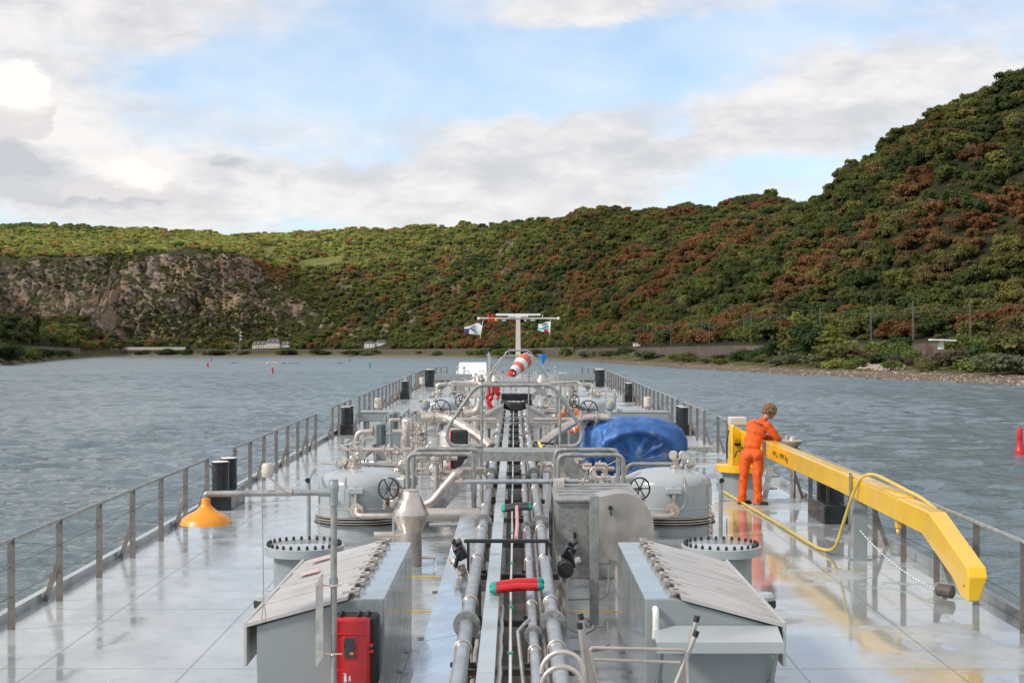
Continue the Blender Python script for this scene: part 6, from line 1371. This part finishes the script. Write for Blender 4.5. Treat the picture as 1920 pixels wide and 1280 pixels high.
for (px, tp, dd) in [(2050, 545, 8)]+[m for m in ml if m[2] <= 12]:
    D = e0_(px)+dd-2.6; q = Wp(px, tp, D); q.z -= 1.6
    if pr_ is not None:
        mid = (pr_+q)/2; MB().tube([pr_, mid-Vector((0, 0, .5)), q], .03, 4).tube([pr_-Vector((0, 0, 1.1)), q-Vector((0, 0, 1.1))], .02, 4).build('wire', MASTM, t_)
    pr_ = q

# ---- single trees and bushes one can tell apart
LC = {k: own_leaf('leaves_'+k, c) for k, c in dict(fresh=(.145, .185, .05), dark=(.060, .09, .034), olive=(.16, .155, .06), grey=(.17, .185, .11), yellow=(.27, .28, .07), brown=(.12, .095, .06)).items()}
NM = dict(fresh='fresh green', dark='dark green', olive='olive green', grey='grey green', yellow='yellow green', brown='brownish')
BIG = {}
def crown_mesh(kind, v, colr):
    k = (kind, v, colr)
    if k not in BIG:
        V_, Q_ = crown_arrays(40+v*7+len(kind), kind, 230 if kind != 'poplar' else 170, .062 if kind != 'poplar' else .075); o = np_mesh('t', V_, Q_, LC[colr], parent=False); BIG[k] = o.data; bpy.data.objects.remove(o)
    return BIG[k]
def bank_tree(px, f, top, kind, colr, label, w=1., group=None, D=None, name=None, v=None):
    D = D or s0_(px)+(e0_(px)-s0_(px))*f; x = (px-PX0)*D/F; z = ground(x, D)-.15; h_ = max(.8, CAM_H+(HOR-top)*D/F-z)
    unit = {'round': 1.72, 'shrub': 1.0, 'poplar': 4.35}[kind]; s_ = h_/unit
    nm = name or {'round': 'broadleaf_tree', 'shrub': 'bush', 'poplar': 'poplar_tree'}[kind]
    t_ = thing(nm, label, 'bush' if kind == 'shrub' else 'tree', (x, D, z), group, ship=False)
    c = bpy.data.objects.new('crown', crown_mesh(kind, (v if v is not None else rng.randint(0, 2)), colr)); COL.objects.link(c); c.parent = t_
    sw = s_*(1.15 if kind == 'poplar' else 1.)*w; c.scale = (sw, sw, s_*.97); c.location = (0, 0, .02*h_); c.rotation_euler = (0, 0, rng.uniform(0, 6.28))
    th = h_*(.22 if kind == 'shrub' else .6); mb = MB(); r0 = max(.06, h_*.022); mb.cyl((x, D, z-.3), (x+rng.uniform(-.1, .1)*h_*.2, D, z+th), r0, r0*.5, n=8)
    for k in range(3): a_ = k*2.1+rng.random(); mb.cyl((x, D, z+th*.5), (x+math.cos(a_)*h_*.14*w, D+math.sin(a_)*h_*.14*w, z+th*(.9+.2*rng.random())), r0*.5, r0*.25, n=6)
    mb.build('trunk', M_BARK, t_)
G_ = 'trees and bushes on the right bank'
for a_ in [(1502, .70, 578, 'poplar', 'yellow', 'tall yellow green poplar, left one of the poplar clump on the right bank', 2.3), (1519, .72, 586, 'poplar', 'fresh', 'tall fresh green poplar in the middle of the clump on the right bank', 2.6), (1530, .60, 600, 'round', 'dark', 'dark rounded tree in front of the poplar clump', 1.1),
           (1546, .68, 614, 'poplar', 'fresh', 'slim shorter poplar right of the dark rounded tree', 2.3), (1566, .68, 607, 'poplar', 'yellow', 'pale slim poplar at the right of the clump', 2.7), (1590, .6, 634, 'shrub', 'olive', 'wide olive bush at the right foot of the poplar clump', 1.5), (1490, .64, 640, 'shrub', 'dark', 'dark bush at the left foot of the poplar clump', 1.1),
           (1449, .66, 630, 'round', 'dark', 'dark round tree standing alone left of the poplars', .9), (1420, .66, 654, 'shrub', 'dark', 'low dark bush left of the lone dark tree', 1.1), (1456, .4, 668, 'shrub', 'grey', 'grey green willow bush low on the bank below the lone dark tree', 1.5), (1478, .42, 673, 'shrub', 'fresh', 'small fresh green bush low on the bank below the poplars', 1.2),
           (1100, .55, 652, 'shrub', 'grey', 'pale grey green bush on the bank right of the signal cone', 1.2), (1061, .6, 650, 'shrub', 'fresh', 'fresh green bush on the bank just right of the bow mast', 1.1), (930, .75, 640, 'round', 'dark', 'dark tree behind the exhaust pipe on the far bank', 1.0), (880, .6, 654, 'shrub', 'dark', 'dark bush on the far bank left of the bow mast', 1.), (896, .5, 655, 'shrub', 'fresh', 'fresh green bush on the far bank beside the bow mast', 1.),
           (1210, .5, 652, 'shrub', 'grey', 'silvery bush against the left end of the brown wall', 1.5), (1268, .45, 661, 'shrub', 'fresh', 'fresh green bush below the wall, left of two close together', 1.5), (1290, .42, 659, 'shrub', 'olive', 'olive bush below the wall, right of two close together', 1.4), (1322, .4, 667, 'shrub', 'grey', 'small grey green bush on the beach top', 1.2), (1350, .28, 671, 'shrub', 'fresh', 'round bright bush low near the shingle', 1.3), (1395, .7, 655, 'shrub', 'dark', 'flat dark hedge like bush under the brown wall', 2.),
           (1180, .7, 650, 'shrub', 'dark', 'dark bush under the far end of the railway wall', 1.3), (1145, .6, 655, 'shrub', 'olive', 'olive bush near the far end of the railway wall', 1.6), (1642, .92, 640, 'shrub', 'dark', 'dark bush on the wall top left of the third railway mast', 1.2), (1662, .98, 628, 'shrub', 'fresh', 'green bush on the wall top right of the third railway mast', 1.4), (1682, .98, 624, 'round', 'dark', 'small dark tree on the wall top between two railway masts', 1.),
           (1685, .82, 640, 'shrub', 'fresh', 'bright small bush growing against the brown wall', 1.1), (1640, .7, 652, 'shrub', 'olive', 'olive bush on the slope below the wall', 1.5), (1610, .62, 655, 'shrub', 'brown', 'brownish bush on the slope right of the poplar clump', 1.5), (1570, .4, 671, 'shrub', 'yellow', 'yellow green low bush on the beach top below the poplars', 1.7), (1604, .42, 668, 'shrub', 'fresh', 'fresh green low bush on the beach top below the brownish bush', 1.3), (1536, .4, 676, 'shrub', 'olive', 'flat olive scrub on the beach top', 2.2),
           (1678, .38, 674, 'shrub', 'fresh', 'small round green bush in the stony patch', 1.2), (1741, .36, 673, 'shrub', 'olive', 'small olive bush on the grassy bank right of the stony patch', 1.3), (1716, .7, 655, 'shrub', 'fresh', 'green bush under the second railway mast', 1.2), (1793, 1.02, 622, 'round', 'dark', 'dark tree on the wall top left of the nearest railway mast', 1.), (1823, 1.0, 626, 'shrub', 'fresh', 'green bush at the foot of the nearest railway mast', 1.3),
           (1840, .55, 640, 'shrub', 'brown', 'large brownish bramble bush on the right bank slope', 1.8), (1868, .5, 634, 'shrub', 'dark', 'large dark bush on the right bank slope', 1.5), (1897, .5, 618, 'round', 'fresh', 'broad fresh green tree at the right edge of the bank', 1.3), (1925, .48, 606, 'round', 'olive', 'broad olive tree cut by the right picture edge', 1.3), (1850, .35, 660, 'shrub', 'fresh', 'low green bush near the shingle at the far right', 1.6), (1905, .32, 652, 'shrub', 'grey', 'grey green bush near the shingle at the right edge', 1.6), (1780, .6, 652, 'shrub', 'brown', 'brown dry bush on the slope below the white roofed shelter', 1.7)]:
    px, f, top, kind, colr, lb, w = a_; bank_tree(px, f, top, kind, colr, lb, w, G_)
g = random.Random(9)
for i in range(34):     # small far bushes nothing tells apart
    px = g.uniform(215, 1040); bank_tree(px, g.uniform(.35, .75), g.uniform(652, 658), 'shrub', g.choice(['dark', 'fresh', 'olive', 'grey', 'dark']), 'small far green bush on the bank below the far road wall', g.uniform(1.2, 2.), 'small bushes under the far road wall')
for i in range(16):
    px = 1130+i*52+g.uniform(-14, 14); bank_tree(px, g.uniform(.5, .8), HOR-(g.uniform(1.8, 3.2)+3.2-CAM_H)*F/(s0_(px)+60), 'shrub', g.choice(['olive', 'brown', 'fresh', 'dark', 'grey']), 'low scrub bush on the grassy slope under the railway wall', g.uniform(1.1, 1.8), 'low scrub under the railway wall')
for i, (px, f, top, kind, colr, w) in enumerate([(-20, .5, 640, 'shrub', 'dark', 1.6), (8, .55, 638, 'shrub', 'dark', 1.5), (30, .6, 642, 'shrub', 'fresh', 1.6), (52, .5, 650, 'shrub', 'olive', 1.6), (72, .55, 648, 'shrub', 'dark', 1.5), (90, .5, 655, 'shrub', 'fresh', 1.7), (112, .6, 652, 'shrub', 'olive', 1.6), (130, .5, 658, 'shrub', 'fresh', 1.6), (20, .3, 664, 'shrub', 'olive', 2.), (64, .3, 666, 'shrub', 'fresh', 2.)]):
    bank_tree(px, f, top, kind, colr, ORD[i]+' %s bush from the left on the bank below the near left wall' % NM[colr], w, 'bushes on the near left bank')
for px, dd, top, kind, colr, lb in [(6, 60, 582, 'round', 'dark', 'dark tree above the left parapet at the picture edge'), (30, 50, 588, 'round', 'olive', 'olive tree above the left parapet'), (50, 60, 585, 'round', 'dark', 'dark leaning tree right of the olive one above the left parapet'), (70, 40, 612, 'round', 'fresh', 'smaller fresh green tree above the left parapet'), (95, 30, 628, 'shrub', 'dark', 'dark bush above the end of the left parapet'), (60, 30, 620, 'shrub', 'olive', 'olive bush just behind the left parapet')]:
    bank_tree(px, 0, top, kind, colr, lb, 1.1, 'trees above the near left parapet', D=e0_(px)+dd)
for px, dd, top, colr, lb in [(430, 40, 640, 'dark', 'dark tree between the gallery and the pale inn'), (560, 30, 641, 'fresh', 'fresh green tree right of the pale inn'), (640, 30, 640, 'dark', 'dark tree between the inn and the white house'), (740, 24, 640, 'olive', 'olive tree right of the white double house'), (455, 45, 636, 'olive', 'olive tree behind the signal tower')]:
    bank_tree(px, 0, top, 'round', colr, lb, 1.1, 'trees by the houses on the far bank', D=e0_(px)+dd)

# ---- stones along the shingle, a rocky islet, channel buoys
def rock_field(name, pts, mat, parent=None, seed=1):
    g_ = np.random.default_rng(seed); base = MB(); base.ell((0, 0, 0), (1, 1, 1), 6, 5); BV = np.array(base.v); BF = [f for f in base.f]; VV = []; FF = []
    for (x, y, z, s_) in pts:
        v = BV*(1+.35*(g_.random((len(BV), 1))-.5))*np.array([s_*(.8+.6*g_.random()), s_*(.8+.6*g_.random()), s_*(.4+.35*g_.random())])+np.array([x, y, z]); k = len(VV); VV += v.tolist(); FF += [tuple(i+k for i in f) for f in BF]
    mb = MB(); mb.v = VV; mb.f = FF; return mb.build(name, mat, parent, smooth=0)
ROCK = material('river_stone', (.38, .31, .25), .9, var=.3, vscale=.6)
g_ = np.random.default_rng(8); P_s = []
for i in range(1500):
    u = 1080+g_.random()**.8*900; D = s0_(u)+(-4+26*g_.random()**1.3)*(1 if g_.random() < .8 else 1.8); x = (u-PX0)*D/F; P_s.append((x, D, ground(x, D)+.02, .08+.24*g_.random()**3))
for i in range(500):
    u = 1650+(g_.random()-.5)*90; D = s0_(u)+30+20*g_.random(); x = (u-PX0)*D/F; P_s.append((x, D, ground(x, D)+.05, .15+.45*g_.random()**2))
props(rock_field('shore_stones', P_s, ROCK), 'stones scattered over the shingle of the right bank', None, None, 'stuff')
t_ = thing('rock_islet', 'low reef of brown rocks breaking the water below the pale inn', 'rocks', (Wp(503, 680, 715).x, 715, 0), ship=False)
rock_field('rocks', [(Wp(503+(g_.random()-.5)*66*abs(g_.random()), 680, 715).x, 715+(g_.random()-.5)*26, 0, .4+.9*g_.random()) for i in range(110)], ROCK, t_)
for px, D, w, lb in ((545, 690, 30, 'flat dark rocks just right of the brown reef'), (438, 740, 22, 'flat dark rocks just left of the brown reef'), (632, 720, 20, 'small dark rocks awash left of the green buoys')):
    t_ = thing('rock_islet', lb, 'rocks', (Wp(px, 680, D).x, D, 0), ship=False); rock_field('rocks', [(Wp(px+(g_.random()-.5)*w, 680, D).x, D+(g_.random()-.5)*10, -.05, .2+.4*g_.random()) for i in range(24)], material('wet_rock', (.08, .07, .06), .5), t_)
BR = material('buoy_red', (.62, .02, .03), .35); BGn = material('buoy_green', (.01, .20, .09), .4)
def buoy(px, D, h_, mat, label, k=1.):
    x = (px-PX0)*D/F; t_ = thing('channel_buoy', label, 'buoy', (x, D, 0), 'channel buoys on the river', ship=False); r = h_*.15*k
    MB().lathe([(r*1.5, -.3), (r*1.6, .1), (r*1.35, h_*.16), (r*.95, h_*.26), (r*.9, h_*.5)], (x, D, 0), n=22).build('float', mat, t_)
    MB().lathe([(r*.9, h_*.5), (r*.95, h_*.53), (r*.9, h_*.9), (r*.8, h_*.93)], (x, D, 0), n=22).build('tower', mat, t_); MB().lathe([(r*.3, h_*.93), (r*.28, h_*1.0), (.01, h_*1.02)], (x, D, 0), n=12).build('topmark', mat, t_)
buoy(1912, 78.6, 1.5, BR, 'bright red buoy close by at the right picture edge', .75); buoy(511, 364, 1.7, BR, 'small red buoy left of the ship, the nearest of three'); buoy(389.5, 533, 1.8, BR, 'small red buoy farther left, the middle one of three', 1.3); buoy(396, 880, 2., BR, 'tiny red buoy farthest away near the far bank', 1.3)
buoy(693.5, 515, 2.1, BGn, 'slim green buoy left of the bow, the nearer one', .7); buoy(656, 830, 2.1, BGn, 'slim green buoy near the far bank, the farther one', .7)

# ------------------------------------------------------------------ trim: the stern sits low, so the whole ship tilts by 0.8 degrees
TILT = Matrix.Translation((0, 0, CAM_H)) @ Matrix.Rotation(-5/F, 4, 'Z') @ Matrix.Rotation((HOR-623)/F, 4, 'X') @ Matrix.Translation((0, 0, -EYE))
for o in SHIP:
    o.matrix_world = TILT @ Matrix.LocRotScale(o.location, o.rotation_euler, o.scale)
print('things', len([o for o in COL.objects if o.parent is None and 'label' in o]), 'objects', len(COL.objects))
